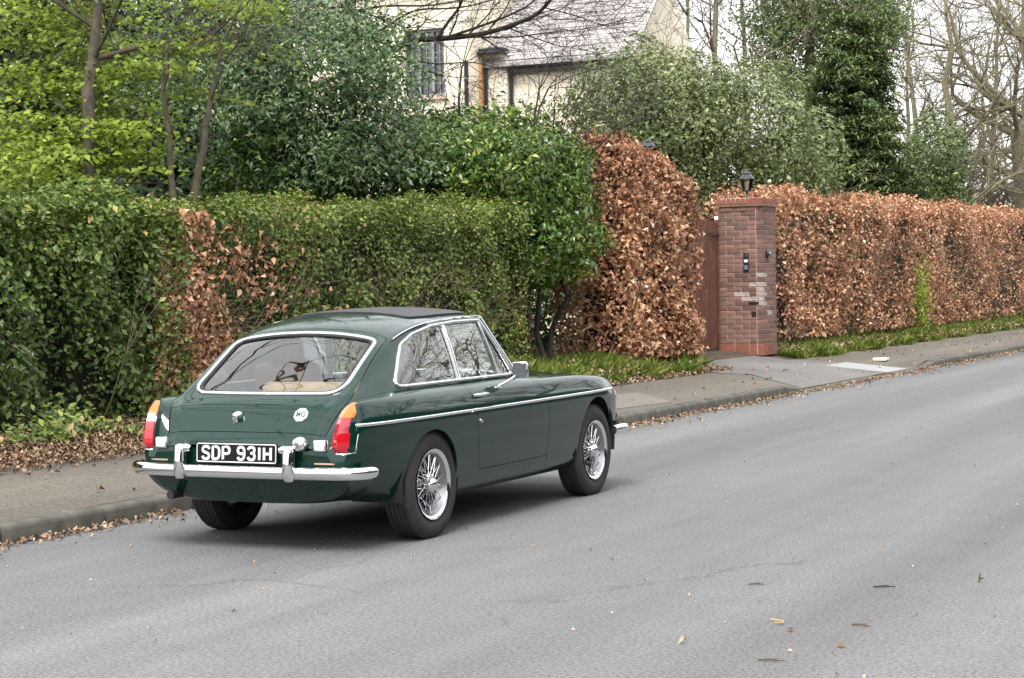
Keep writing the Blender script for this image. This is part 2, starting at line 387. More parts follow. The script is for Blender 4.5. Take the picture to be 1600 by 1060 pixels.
# drip (roof corner) curve: y -> x, z
DR = ([-.835, -.775, -.70, -.64, -.58, -.45, -.30, -.14, 0, .15, .3, .6, 1.0, 1.22], [(.44, .566), (.455, .645), (.49, .760), (.515, .802), (.54, .842), (.535, .918), (.528, 1.012), (.525, 1.098), (.527, 1.145), (.530, 1.178), (.533, 1.198), (.537, 1.217), (.539, 1.224), (.535, 1.20)])
dr = hermite(DR[0], np.array(DR[1]), YG)
rows = []
for i, y in enumerate(YG):
    bx, bz = BG[i]; z0 = zc[i]; dx, dz = dr[i]; k = np.clip((y+.62)/.4, 0, 1)
    crown = z0-dz
    c = [(0, z0), (.20, z0-crown*.10), (.36, z0-crown*.36), (.46 if k > .5 else dx-.07, z0-crown*.68), (dx, dz)]
    mx, mz = bx*.52+dx*.48+.012*k, bz*.52+dz*.48
    mx2, mz2 = bx*.8+dx*.2+.008*k, bz*.8+dz*.2
    c += [(dx+.016*k+.004, dz-.035*k-.003), (mx, mz), (mx2, mz2), (bx, bz)]
    s = catmull(c, NG); r = np.stack([s[:, 0], np.full(NG, y), s[:, 1]], 1)
    rows.append(np.concatenate([(r*[-1, 1, 1])[::-1][:-1], r]))
green = Net(np.array(rows), flip=True)
# outlines: rear window in (x,y); side light opening in (y,z)
RW = round_poly([(-.485, -.585), (.485, -.585), (.462, -.145), (-.462, -.145)], [.10, .10, .045, .045], 10)
# top and bottom edges bow slightly
RW = np.array([(x, y-.018*(1-(x/.48)**2)*(1 if y < -.4 else -1)) for x, y in resample(RW, .012)])
DLO = round_poly([(-.292, .862), (-.045, 1.088), (.10, 1.143), (.33, 1.186), (.62, 1.204), (.930, 1.208), (1.165, .868), (.45, .866)], [.035, .10, .12, .1, .1, .03, .02, 0], 8)
BPIL = ((.448, .866), (.466, 1.195)); QL = ((.968, .868), (.925, 1.208))
def rw_f(V): return np.where(V[..., 1] > 0.05, 1.0, sd_poly(RW, V[..., 0], V[..., 1]))
def dlo_f(V): return np.where(np.abs(V[..., 0]) < .50, 1.0, sd_poly(DLO, V[..., 1], V[..., 2]))
HATCH = resample(round_poly([(-.505, -.782), (.505, -.782), (.545, -.70), (.558, -.60), (.520, -.30), (.505, -.085), (-.505, -.085), (-.520, -.30), (-.558, -.60), (-.545, -.70)], [.03, .03, .05, .1, .1, .04, .04, .1, .1, .05], 5), .02)
def hatch_f(V): return np.where(V[..., 1] > 0.05, 1.0, sd_poly(HATCH, V[..., 0], V[..., 1]))
def head_f(V):   # line of windscreen frame and A pillars
    ax, y, z = np.abs(V[..., 0]), V[..., 1], V[..., 2]
    top = y-(1.085-.40*ax**2); sidel = y-(.968+(1.215-z)*(1.190-.968)/(1.215-.86))
    return np.where(z > 1.2, np.where(ax < .535, top, np.minimum(top, sidel)), sidel)
for f in (rw_f, dlo_f, hatch_f, head_f): green.cut(f)
green.triangulate(None); gc = green.C
hin, rin, sin_, hd = hatch_f(gc) < 0, rw_f(gc) < 0, dlo_f(gc) < 0, head_f(gc) < 0
roof = green.panel(hd & ~hin & ~rin & ~sin_, 'roof_shell', PAINT, CAR, gap=.0015)
hatch = green.panel(hin & ~rin, 'tailgate', PAINT, CAR, gap=.0042, flange=.02)
rearglass = green.panel(rin, 'rear_window', GLASS, CAR, flange=0, push=-.006)
bl = lambda y: BPIL[0][0]+(y-BPIL[0][1])*(BPIL[1][0]-BPIL[0][0])/(BPIL[1][1]-BPIL[0][1])
ql = lambda z: QL[0][0]+(z-QL[0][1])*(QL[1][0]-QL[0][0])/(QL[1][1]-QL[0][1])
for sg in (1, -1):
    sd = sin_ & (gc[:, 0]*sg > 0)
    b = gc[:, 1] < bl(gc[:, 2]); q = gc[:, 1] > ql(gc[:, 2])
    green.panel(sd & b, 'quarter_window', SIDEGLASS, CAR, flange=0, push=-.008)
    green.panel(sd & ~b & ~q, 'door_window', SIDEGLASS, CAR, flange=0, push=-.010)
    green.panel(sd & ~b & q, 'quarterlight', SIDEGLASS, CAR, flange=0, push=-.010)
# black fabric sunroof lying in the roof
gb = green.base
SUNR = resample(round_poly([(-.415, .30), (.415, .30), (.445, .45), (.452, .985), (-.452, .985), (-.445, .45)], [.05, .05, .1, .07, .07, .1], 5), .03)
sun_net = Net(green.base, flip=True); sun_net.cut(lambda V: np.where(V[..., 2] < 1.19, 1.0, sd_poly(SUNR, V[..., 0], V[..., 1]))); sun_net.triangulate(None)
sun_net.panel((sd_poly(SUNR, sun_net.C[:, 0], sun_net.C[:, 1]) < 0) & (sun_net.C[:, 2] > 1.19), 'fabric_sunroof', ROOFCLOTH, CAR, flange=.012, push=.009)
def gx(y, z, push=0.0):      # x of the right flank of the greenhouse at (y,z)
    i = np.argmin(abs(YG-y)); r = gb[i, NG-1:]; o = np.argsort(r[:, 2]); return np.interp(z, r[o, 2], r[o, 0])+push
def gz(x, y, push=0.0):
    i = np.clip(np.searchsorted(YG, y), 1, len(YG)-1); t = (y-YG[i-1])/(YG[i]-YG[i-1]); o = []
    for k in (i-1, i):
        r = gb[k]; o.append(np.interp(x, r[:, 0], r[:, 2]))
    return o[0]*(1-t)+o[1]*t+push
def gpt(x, y, push=0.0):
    e = .01; z = gz(x, y); n = np.array([-(gz(x+e, y)-gz(x-e, y))/(2*e), -(gz(x, y+e)-gz(x, y-e))/(2*e), 1.0]); n /= np.linalg.norm(n)
    return np.array([x, y, z])+n*push
# chrome window surrounds
m = MB(); m.tube([gpt(x, y, .002) for x, y in resample(RW, .02)], .0125, 8, closed=True); m.build('rear_window_trim', CHROME, rearglass, 60)
m = MB(); m.tube([gpt(x*.962, -.365+(y+.365)*.945, -.002) for x, y in resample(RW, .02)], .011, 6, closed=True); m.build('rubber_seal', TRIMBLK, rearglass, 60)
for sg in (1, -1):
    S = np.array([sg, 1, 1])
    m = MB(); m.tube([np.array([gx(y, z, .001), y, z])*S for y, z in resample(DLO, .02)], .0115, 8, closed=True); m.build('window_frame_trim', CHROME, CAR, 60)
    for dy in (-.012, .012):
        m = MB(); m.tube([np.array([gx(bl(z)+dy, z, .001), bl(z)+dy, z])*S for z in np.linspace(.868, 1.19, 12)], .008, 6); m.build('window_pillar', CHROME, CAR, 60)
    m = MB(); m.tube([np.array([gx(ql(z), z, .0), ql(z), z])*S for z in np.linspace(.868, 1.205, 12)], .0085, 6); m.build('quarterlight_post', STEEL, CAR, 60)
    m = MB(); m.tube([np.array([gx(y, 1.0, 0)*0+hermite(DR[0], np.array(DR[1]), np.array([y]))[0][0]+.012, y, hermite(DR[0], np.array(DR[1]), np.array([y]))[0][1]+.006])*S for y in np.linspace(-.10 if sg > 0 else .35, .95, 40)], .0065, 6); m.build('drip_rail', CHROME, CAR, 60)
    ap = [np.array([.668-(z-.86)*.375+.004, .968+(1.215-z)*.6253+.012, z])*S for z in np.linspace(.855, 1.222, 12)]
    m = MB(); m.tube(ap, .016, 8); m.build('windscreen_pillar', CHROME, CAR, 60)
# ---- bonnet and scuttle net
YN = np.unique(np.concatenate([np.arange(1.15, 2.6, .02), np.linspace(2.6, 2.93, 40)])); BN = belt(YN)
zn = seg(([1.15, 1.5, 1.9, 2.3, 2.6, 2.78, 2.88, 2.93], [.868, .885, .878, .855, .820, .765, .70, .635]), YN); rows = []
for i, y in enumerate(YN):
    bx, bz = BN[i]; c = [(0, zn[i]), (.09, zn[i]-.001), (.15, zn[i]-.012), (bx*.62, zn[i]*.55+bz*.45-.006), (bx-.05, bz*.9+zn[i]*.1-.002), (bx, bz)]
    s = catmull(c, 30); r = np.stack([s[:, 0], np.full(30, y), s[:, 1]], 1); rows.append(np.concatenate([(r*[-1, 1, 1])[::-1][:-1], r]))
bon = Net(np.array(rows), flip=True)
bon_f = lambda V: V[..., 1]-(1.66-.25*V[..., 0]**2)
bon.cut(bon_f); bon.triangulate(None)
bon.panel(bon_f(bon.C) > 0, 'bonnet', PAINT, CAR, gap=.0022); bon.panel(bon_f(bon.C) < 0, 'scuttle', PAINT, CAR, gap=.0022)
# ---- windscreen (curved)
wv = []; NW = 17
for j in range(9):
    t = j/8
    for k in range(NW):
        a = -1+2*k/(NW-1); wx = a*(.645*(1-t)+.528*t); wy = (1.52-.33*a*a)*(1-t)+(1.085-.112*a*a)*t; wz = (.872-.014*a*a)*(1-t)+(1.258-.042*a*a)*t
        wv.append((wx, wy, wz))
wf = [(j*NW+k, j*NW+k+1, (j+1)*NW+k+1, (j+1)*NW+k) for j in range(8) for k in range(NW-1)]
wind = pyobj('windscreen', wv, wf, SCREEN, CAR, 60)
edge = [wv[k] for k in range(NW)]+[wv[j*NW+NW-1] for j in range(1, 9)]+[wv[8*NW+k] for k in range(NW-2, -1, -1)]+[wv[j*NW] for j in range(7, 0, -1)]
m = MB(); m.tube(edge, .012, 6, closed=True); m.build('windscreen_trim', CHROME, wind, 60)
# ---- closing panels at tail and nose
def cap(net, row, name, sgn):
    r = net[row]; vs = []; fs = []; n = len(r); K = 9
    for i in range(n):
        for k in range(K): a = -1+2*k/(K-1); vs.append((r[i, 0]*a, r[i, 1]-sgn*.018*(1-a*a), r[i, 2]))
    for i in range(n-1):
        for k in range(K-1):
            q = (i*K+k, i*K+k+1, (i+1)*K+k+1, (i+1)*K+k); fs.append(q if sgn < 0 else q[::-1])
    return recalc(pyobj(name, vs, fs, PAINT, CAR, 50))
cap(side.base, 0, 'rear_panel', 1)
cap(side.base, -1, 'nose_panel', -1)
# ---- underbody: floor and inner wheel wells
m = MB(); m.box((0, 1.22, .25), (1.16, 2.5, .10), bev=.02); m.box((0, -.48, .36), (.84, .62, .12), bev=.02)
for y0, zc0, rr in ((-.03, .315, .33), (2.311, .36, .33)):
    for sg in (1, -1):
        vs = []; fs = []; K = 14
        for k in range(K+1):
            a = -0.25+(pi+.5)*k/K
            for x in (.40*sg, .728*sg): vs.append((x, y0+rr*cos(a), zc0+rr*sin(a)))
        for k in range(K): fs.append((2*k, 2*k+1, 2*k+3, 2*k+2))
        vs.append((.40*sg, y0, zc0)); c = len(vs)-1
        for k in range(K): fs.append((2*k, 2*k+2, c))
        m.add(vs, fs)
under = m.build('underbody', DARK, CAR)
m = MB(); m.tube([(-.45, -.855, .295), (-.45, -.6, .295), (-.45, -.35, .29)], [.024, .024, .03], 12); m.tube([(-.44, -.35, .29), (-.40, .1, .27)], .06, 12); m.build('exhaust_pipe', TRIMBLK, CAR, 50)
m = MB(); m.tube([(-.6, 0, .30), (.6, 0, .30)], .035, 10); m.lathe([(.0, -.1), (.09, -.08), (.125, 0), (.09, .08), (0, .1)], (0, 0, .30), 'x', 18); m.build('rear_axle', DARK, CAR, 50)
for x in (-.45, .45):
    m = MB(); m.tube([(x, -.62, .36), (x, -.3, .28), (x, 0, .25), (x, .35, .27)], .022, 6); m.build('leaf_spring', pmat('spring_steel%d' % (x > 0), (.10, .09, .08), .6, .4), CAR)
m = MB(); m.box((.28, .56, .18), (.10, .16, .06), bev=.01); m.build('jacking_point', DARK, CAR)

# ---- rear bumper, overriders
def bump_blade(pts, h, parent, name):
    vs = []; fs = []; prof = [(-.5, .0), (-.46, .55), (-.30, .85), (-.1, .97), (.12, 1.0), (.34, .85), (.47, .5), (.5, 0)]; n = len(prof); N = len(pts)
    for i in range(N):
        p = np.array(pts[i]); a = np.array(pts[max(0, i-1)]); b = np.array(pts[min(N-1, i+1)]); t = (b-a)[:2]; t /= np.linalg.norm(t); nn = np.array([t[1], -t[0], 0])
        e = (.80, .97, 1)[min(2, i, N-1-i)]
        for (zz, d) in prof: vs.append(p+nn*.034*d*e+np.array([0, 0, zz*h*e]))
    for i in range(N-1):
        for k in range(n-1): fs.append((i*n+k, (i+1)*n+k, (i+1)*n+k+1, i*n+k+1))
    fs.append(tuple(range(n))); fs.append(tuple((N-1)*n+k for k in range(n-1, -1, -1)))
    for i in range(N-1): fs.append((i*n, i*n+n-1, (i+1)*n+n-1, (i+1)*n))
    return recalc(pyobj(name, vs, fs, CHROME, parent, 40))
bp = [(-.742, -.685), (-.741, -.705), (-.737, -.73), (-.718, -.778), (-.675, -.815), (-.60, -.842), (-.45, -.862), (-.3, -.872), (-.15, -.877), (0, -.878)]
bp = bp+[(-x, y) for x, y in bp[-2::-1]]
rb = bump_blade([(x, y, .437) for x, y in bp], .070, CAR, 'rear_bumper')
for sg in (-1, 1):
    vs = []; fs = []; prof = []
    lv = [(.395, .025, .020), (.408, .034, .030), (.44, .036, .045), (.50, .034, .040), (.55, .033, .036), (.572, .030, .030), (.583, .018, .016)]
    for z, w, d in lv:
        for k in range(12):
            a = 2*pi*k/12; vs.append((sg*.347+w*cos(a)*(1 if abs(cos(a)) < .8 else .95), -.895+.012*(z-.49)+(-d if sin(a) < 0 else d*.8)*abs(sin(a))**.7, z))
    for i in range(len(lv)-1):
        for k in range(12): fs.append((i*12+k, i*12+(k+1) % 12, (i+1)*12+(k+1) % 12, (i+1)*12+k))
    fs.append(tuple(range(11, -1, -1))); fs.append(tuple((len(lv)-1)*12+k for k in range(12)))
    ov = recalc(pyobj('overrider', vs, fs, CHROME, CAR, 40))
    m = MB(); m.tube([(sg*.347, -.885, .556), (sg*.31, -.885, .562), (sg*.285, -.885, .558)], [.022, .024, .016], 10); m.build('plate_lamp', CHROME, ov, 50)
# thin bright strips above the bumper ends
for sg in (-1, 1):
    m = MB(); m.tube([(sg*.47, -.838, .487), (sg*.56, -.833, .487), (sg*.615, -.818, .488)], .006, 6); m.build('bumper_iron', PALEWOOD, CAR)
# ---- tail lamps
def lamp(sg):
    def sect(t, grow=0.0, lift=0.0):
        z = .545+(.808-.545)*t; yb = np.interp(t, [0, .15, .35, .55, .75, .9, 1], [-.812, -.808, -.795, -.775, -.745, -.715, -.690])
        w = np.interp(t, [0, .05, .3, .6, .8, .92, 1.0], [.048, .053, .055, .053, .048, .035, .012])+grow
        cx = np.interp(t, [0, .5, 1], [.622, .626, .640])
        d = np.interp(t, [0, .06, .3, .6, .85, 1], [.014, .040, .056, .060, .050, .014])+lift
        return [(sg*(cx-w), yb+.012, z), (sg*(cx-w*.85), yb-d*.55, z), (sg*(cx-w*.15), yb-d, z), (sg*(cx+w*.55), yb-d*.55+.012, z), (sg*(cx+w*1.05), yb+.05, z)]
    def loft(ts, name, mat, parent, grow=0.0, lift=0.0):
        vs = []; fs = []
        for t in ts: vs += sect(t, grow, lift)
        for i in range(len(ts)-1):
            for k in range(4): fs.append((i*5+k, i*5+k+1, (i+1)*5+k+1, (i+1)*5+k))
        fs.append((0, 1, 2, 3, 4)); e = (len(ts)-1)*5; fs.append((e, e+1, e+2, e+3, e+4))
        for i in range(len(ts)-1): fs.append((i*5, i*5+4, (i+1)*5+4, (i+1)*5))
        return recalc(pyobj(name, vs, fs, mat, parent, 25))
    body = loft(list(np.linspace(-.02, 1.02, 14)), 'tail_lamp', PAINT, CAR, .005, -.018)
    rim_ = [np.array(sect(t)[4])+[sg*.001, -.002, 0] for t in np.linspace(1.0, 0, 14)]+[np.array(sect(-.005)[k])+[0, -.002, -.004] for k in (3, 2, 1, 0)]
    m = MB(); m.tube(rim_, .0048, 6); m.build('lamp_rim', CHROME, body, 60)
    loft(list(np.linspace(.02, .40, 5)), 'red_lens', RED, body)
    loft(list(np.linspace(.402, .70, 5)), 'reflector_lens', pmat('pink_red_lens%d' % sg, (.36, .022, .035), .1, coat=1.0), body, -.002, -.004)
    loft(list(np.linspace(.702, .985, 8)), 'amber_lens', AMBER, body)
    return body
for sg in (1, -1): lamp(sg)
# ---- reversing lamps, filler cap, handle, badge, number plate
for sg in (-1, 1):
    m = MB(); m.box((sg*.508, -.835, .583), (.078, .036, .066), bev=.012); rl = m.build('reversing_lamp', CHROME, CAR, 40)
    m = MB(); m.box((sg*.508, -.853, .583), (.060, .012, .048), bev=.005); m.build('lens', CLEAR, rl, 40)
m = MB(); m.lathe([(0, -.05), (.020, -.048), (.034, -.042), (.040, -.030), (.040, -.008), (.026, 0), (.026, .02)], (.402, -.852, .592), 'y', 24); fc = recalc(m.build('filler_cap', CHROME, CAR, 40))
m = MB(); m.box((.402, -.906, .592), (.012, .012, .045), bev=.003); m.build('cap_lever', STEEL, fc, 40)
hn = gpt(-.07, -.735, 0); m = MB(); m.lathe([(0, -.040), (.018, -.036), (.024, -.022), (.024, 0)], tuple(hn+[0, 0, .006]), 'y', 16); m.box(tuple(hn+np.array([-.012, -.020, -.024])), (.030, .014, .034), bev=.004); recalc(m.build('tailgate_handle', CHROME, CAR, 40))
def surf_frame(x, y):
    e = .012; n = np.array([-(gz(x+e, y)-gz(x-e, y))/(2*e), -(gz(x, y+e)-gz(x, y-e))/(2*e), 1.0]); n /= np.linalg.norm(n)
    up = np.array([0, 0, 1.0])-n*n[2]; up /= np.linalg.norm(up); rt = np.cross(up, n); p = np.array([x, y, gz(x, y)])
    return Matrix(((rt[0], up[0], n[0], p[0]), (rt[1], up[1], n[1], p[1]), (rt[2], up[2], n[2], p[2]), (0, 0, 0, 1)))
FM = surf_frame(.322, -.725)
oc = [(cos(pi/8+k*pi/4), sin(pi/8+k*pi/4)) for k in range(8)]
def octo(r0, r1, z0, z1):
    vs = [(a*r, b*r, z) for r, z in ((r1, z0), (r1, z1), (r0, z1), (r0, z0)) for a, b in oc]; fs = []
    for i in range(3):
        for k in range(8): fs.append((i*8+k, i*8+(k+1) % 8, (i+1)*8+(k+1) % 8, (i+1)*8+k))
    return vs, fs
vs = [(a*.043, b*.043, z) for z in (-.02, .006) for a, b in oc]; fs = [tuple(range(8, 16)), tuple(range(7, -1, -1))]+[(k, (k+1) % 8, 8+(k+1) % 8, 8+k) for k in range(8)]
badge = pyobj('octagon_badge', [FM @ Vector(v) for v in vs], fs, WHITE, CAR)
v2, f2 = octo(.034, .0385, .005, .008); pyobj('badge_rim', [FM @ Vector(v) for v in v2], f2, STEEL, badge)
INK = pmat('badge_ink', (.05, .07, .13), .4)
for ch, dx in (('M', -.0145), ('G', .0150)):
    me = text_mesh(ch, .046, .0012, .0015); me.transform(Matrix.Diagonal((.80, 1, 1, 1))); me.transform(Matrix.Translation((dx, 0, .0075))); me.transform(FM); me.materials.clear(); me.materials.append(INK)
    link_obj(bpy.data.objects.new('badge_letter', me), badge)
PLM = Matrix(((1, 0, 0, 0), (0, 0.06, -.998, -.868), (0, .998, .06, .536), (0, 0, 0, 1)))   # x right, y up, z towards the rear
m = MB(); m.box((0, 0, 0), (.520, .112, .010), bev=.004); npl = m.build('number_plate', PLATEBLK, CAR, 40); npl.data.transform(PLM)
m = MB()
rim = round_poly([(-.252, -.048), (.252, -.048), (.252, .048), (-.252, .048)], .010, 4)
m.tube([(x, y, .0052) for x, y in rim], .0032, 5, closed=True, caps=False); pr = m.build('plate_border', PLATESIL, npl, 60); pr.data.transform(PLM)
# lettering: condensed bold capitals
STR = {'S': [[(1, .80), (.93, .93), (.75, 1), (.3, 1), (.08, .92), (0, .78), (.05, .63), (.25, .55), (.75, .45), (.95, .37), (1, .22), (.92, .08), (.7, 0), (.28, 0), (.07, .07), (0, .2)]],
 'D': [[(0, 0), (0, 1), (.6, 1), (.88, .9), (1, .72), (1, .28), (.88, .1), (.6, 0), (0, 0)]],
 'P': [[(0, 0), (0, 1), (.68, 1), (.92, .93), (1, .78), (1, .66), (.92, .51), (.68, .45), (0, .45)]],
 '9': [[(.02, .18), (.12, .06), (.3, 0), (.65, 0), (.9, .12), (1, .35), (1, .72), (.9, .92), (.68, 1), (.32, 1), (.1, .92), (0, .74), (.1, .55), (.32, .47), (.68, .47), (.9, .54), (1, .66)]],
 '3': [[(.02, .82), (.12, .94), (.3, 1), (.7, 1), (.92, .92), (.98, .77), (.9, .60), (.68, .53), (.4, .53)], [(.68, .53), (.92, .45), (1, .27), (.92, .08), (.7, 0), (.28, 0), (.1, .07), (0, .2)]],
 '1': [[(.5, 0), (.5, 1)]], 'H': [[(0, 0), (0, 1)], [(1, 0), (1, 1)], [(0, .5), (1, .5)]]}
xq = -.214; Hh = .066; th = .0072
for ch in 'SDP 931H':
    if ch == ' ': xq += .030; continue
    w = {'1': .012}.get(ch, .0415); m = MB()
    for st in STR[ch]:
        pts = [(xq+a*w, -Hh/2+b*Hh) for a, b in st]
        L = []; Rr = []
        for i, p in enumerate(pts):
            a = np.array(pts[max(0, i-1)]); b = np.array(pts[min(len(pts)-1, i+1)]); t = b-a; t /= np.linalg.norm(t); nn = np.array([-t[1], t[0]])
            ext = t*(-th*.5 if i == 0 else th*.5 if i == len(pts)-1 else 0)*(1.0 if len(st) > 2 else 0)
            L.append(np.array(p)+nn*th+ext*.3); Rr.append(np.array(p)-nn*th+ext*.3)
        n = len(pts); vs = [(*q, .0045) for q in L]+[(*q, .0045) for q in Rr]+[(*q, .0085) for q in L]+[(*q, .0085) for q in Rr]; fs = []
        for i in range(n-1): fs += [(2*n+i, 3*n+i, 3*n+i+1, 2*n+i+1), (i, 2*n+i, 2*n+i+1, i+1), (n+i, n+i+1, 3*n+i+1, 3*n+i)]
        fs += [(0, n, 3*n, 2*n), (n-1, 3*n-1, 4*n-1, 2*n-1)]
        m.add(vs, fs)
    o = m.build('plate_letter', PLATESIL, npl); o.data.transform(PLM); recalc(o)
    xq += w+.024
# ---- side strips, door furniture, mirror
def sx(y, z):
    i = np.argmin(abs(YS-y)); r = side.base[i]; o = np.argsort(r[12:, 2]); return np.interp(z, r[12:, 2][o], r[12:, 0][o])
for sg in (1, -1):
    m = MB(); m.tube([(sg*(sx(y, .690+.004*y)+.003), y, .690+.004*y) for y in np.linspace(-.775, 2.66, 120)], .0085, 6, flat=(1, .6)); m.build('side_strip', CHROME, CAR, 60)
    dr_ = door_r if sg > 0 else door_l
    m = MB(); zh = .775; xh = sx(.52, zh); m.tube([(sg*(xh+.004), .475, zh), (sg*(xh+.022), .50, zh+.001), (sg*(xh+.03), .56, zh+.002), (sg*(xh+.022), .62, zh+.003), (sg*(xh+.004), .645, zh+.002)], [.008, .011, .012, .011, .008], 8); m.build('door_handle', CHROME, dr_, 60)
    m = MB(); m.lathe([(0, sg*.012), (.012, sg*.010), (.013, 0)], (sg*sx(.53, .625), .53, .625), 'x', 14); m.build('door_lock', CHROME, dr_, 60)
m = MB(); mb = np.array([.715, .985, .805])
m.tube([(.715, .86, .805), (.735, .90, .822), (.765, .96, .852), (.785, .985, .875)], [.013, .010, .009, .009], 8); m.box((.722, .835, .797), (.02, .085, .025), bev=.008); arm = m.build('mirror_arm', CHROME, CAR, 50)
m = MB(); m.box((0, 0, 0), (.100, .040, .100), bev=.014); mir = m.build('mirror_housing', CHROME, arm, 40)
m2 = MB(); m2.box((0, -.021, 0), (.088, .004, .086), bev=.0015); mg = m2.build('mirror_face', pmat('mirror_back', (.07, .075, .08), .15, .7), arm, 40)
RM = Matrix.Translation((.800, 1.0, .900)) @ Matrix.Rotation(radians(14), 4, 'Z') @ Matrix.Rotation(radians(-6), 4, 'X')
mir.data.transform(RM); mg.data.transform(RM)
# ---- front bumper, headlamps, grille (mostly out of sight)
fb = [(.735, 2.60), (.742, 2.72), (.725, 2.84), (.66, 2.94), (.5, 2.99), (.25, 3.02), (0, 3.03)]; fb = fb+[(-x, y) for x, y in fb[-2::-1]]
bump_blade([(x, y, .415) for x, y in fb], .075, CAR, 'front_bumper')
for sg in (1, -1):
    m = MB(); m.lathe([(.088, -.03), (.095, .0), (.090, .018), (.080, .022)], (sg*.565, 2.845, .625), 'y', 28); hl = m.build('headlamp', CHROME, CAR, 40)
    m = MB(); m.lathe([(.082, .015), (.06, .034), (.03, .042), (0, .044)], (sg*.565, 2.845, .625), 'y', 28); m.build('lens', CLEAR, hl, 40)
    m = MB(); m.lathe([(0, .03), (.03, .025), (.036, 0)], (sg*.60, 2.91, .49), 'y', 16); m.build('side_lamp', AMBER, CAR, 40)
m = MB(); m.box((0, 2.945, .545), (.74, .03, .16), bev=.01); gr = m.build('grille', TRIMBLK, CAR)
for k in range(23):
    m = MB(); m.box((-.352+.032*k, 2.965, .545), (.006, .012, .15)); m.build('grille_bar', CHROME, gr)
# ---- cabin
m = MB(); m.box((0, .72, .40), (1.22, 1.75, .05), bev=.01); m.box((0, -.3, .62), (1.02, .62, .05), bev=.01); m.box((0, -.02, .55), (1.02, .05, .25)); m.box((.645, .72, .60), (.03, 1.5, .42)); m.box((-.645, .72, .60), (.03, 1.5, .42)); m.box((0, .8, .47), (.22, 1.3, .16), bev=.03)
m.build('cabin_tub', pmat('cabin_dark', (.018, .018, .018), .8), CAR)
m = MB(); m.box((0, -.32, .80), (1.0, .34, .03), bev=.01); m.build('parcel_shelf', PALEWOOD, CAR, 40)
m = MB(); m.box((.12, -.16, .80), (.80, .10, .165), bev=.04); m.build('rear_seat_back', PALEWOOD, CAR, 40)
for sg in (1, -1):
    m = MB(); m.box((sg*.32, .42, .55), (.48, .50, .16), bev=.05); st = m.build('seat', TAN, CAR, 40)
    m = MB(); m.box((0, 0, 0), (.44, .13, .48), bev=.055); bk = m.build('backrest', TAN, st, 40); bk.data.transform(Matrix.Translation((sg*.32, .19, .75)) @ Matrix.Rotation(radians(14), 4, 'X'))
    m = MB(); m.box((0, 0, 0), (.25, .08, .15), bev=.035); hr = m.build('headrest', TAN, st, 40); hr.data.transform(Matrix.Translation((sg*.32, .12, 1.055)) @ Matrix.Rotation(radians(10), 4, 'X'))
m = MB(); m.box((0, 1.28, .76), (1.24, .30, .16), bev=.04); m.build('dashboard', TRIMBLK, CAR, 40)
m = MB(); a = [(cos(t)*.19+.32, 1.02+sin(t)*.07, .78+sin(t)*.18) for t in np.linspace(0, 2*pi, 28, endpoint=False)]; m.tube(a, .011, 6, closed=True); m.tube([(.32, 1.02, .78), (.32, 1.2, .72)], .02, 8)
for t in (0, 2.1, 4.2): m.tube([(.32, 1.02, .78), (cos(t)*.19+.32, 1.02+sin(t)*.07, .78+sin(t)*.18)], .006, 5)
m.build('steering_wheel', TRIMBLK, CAR, 50)
m = MB(); m.box((0, 1.02, 1.19), (.2, .02, .05), bev=.01); m.build('rear_view_mirror', TRIMBLK, CAR, 40)

# ---- wheels
def wheel_tyre():
    hw = .082; pr = [(.190, -hw*.80), (.205, -hw*.95), (.235, -hw*1.06), (.265, -hw*1.05), (.288, -hw*.92), (.300, -hw*.74)]
    for k in range(5):
        x = -hw*.70+hw*1.4*k/4; pr += [(.306, x-.010), (.306, x+.010), (.3005, x+.0115), (.3005, x+.0125)]
    pr += [(.300, hw*.76), (.288, hw*.92), (.265, hw*1.05), (.235, hw*1.06), (.205, hw*.95), (.190, hw*.80)]
    m = MB(); m.lathe(pr, (0, 0, 0), 'x', 56); return m
def wheel_rim():
    hw = .078; m = MB(); m.lathe([(.184, .072), (.195, hw), (.2005, hw+.003), (.1995, hw+.008), (.192, hw+.006), (.184, .080), (.178, .074), (.184, .072)], (0, 0, 0), 'x', 48); return m
def wheel_barrel():
    hw = .078; m = MB(); m.lathe([(.150, -.04), (.168, -.055), (.176, -.07), (.197, -hw), (.200, -hw-.004), (.196, -hw-.006), (.170, -.058), (.160, -.03), (.148, -.01), (.150, .025), (.166, .045), (.176, .060), (.185, .073), (.180, .076), (.174, .066), (.164, .052), (.150, .03)], (0, 0, 0), 'x', 48); return m
hubm = MB(); hubm.lathe([(.060, -.05), (.056, -.02), (.046, .01), (.040, .05), (.036, .062)], (0, 0, 0), 'x', 24)
spinm = MB(); spinm.lathe([(.042, .055), (.044, .066), (.038, .078), (.028, .092), (.012, .098), (0, .099)], (0, 0, 0), 'x', 24); spinm.box((.072, 0, .04), (.012, .03, .05), bev=.004); spinm.box((.072, 0, -.04), (.012, .03, .05), bev=.004)
drumm = MB(); drumm.lathe([(.0, -.055), (.13, -.055), (.13, -.03), (.10, -.02), (.0, -.02)], (0, 0, 0), 'x', 24)
TYRE = recalc(wheel_tyre().build('tyre', BLACKRUB, None, 30)); RIM = recalc(wheel_rim().build('rim', CHROME, None, 30)); BARREL = recalc(wheel_barrel().build('rim_well', pmat('rim_steel', (.30, .30, .31), .3, 1.0), None, 30)); HUB = recalc(hubm.build('hub', CHROME, None, 40)); SPIN = recalc(spinm.build('spinner', CHROME, None, 40)); DRUM = recalc(drumm.build('brake_drum', pmat('drum', (.05, .045, .04), .7), None, 40))
SPK = []
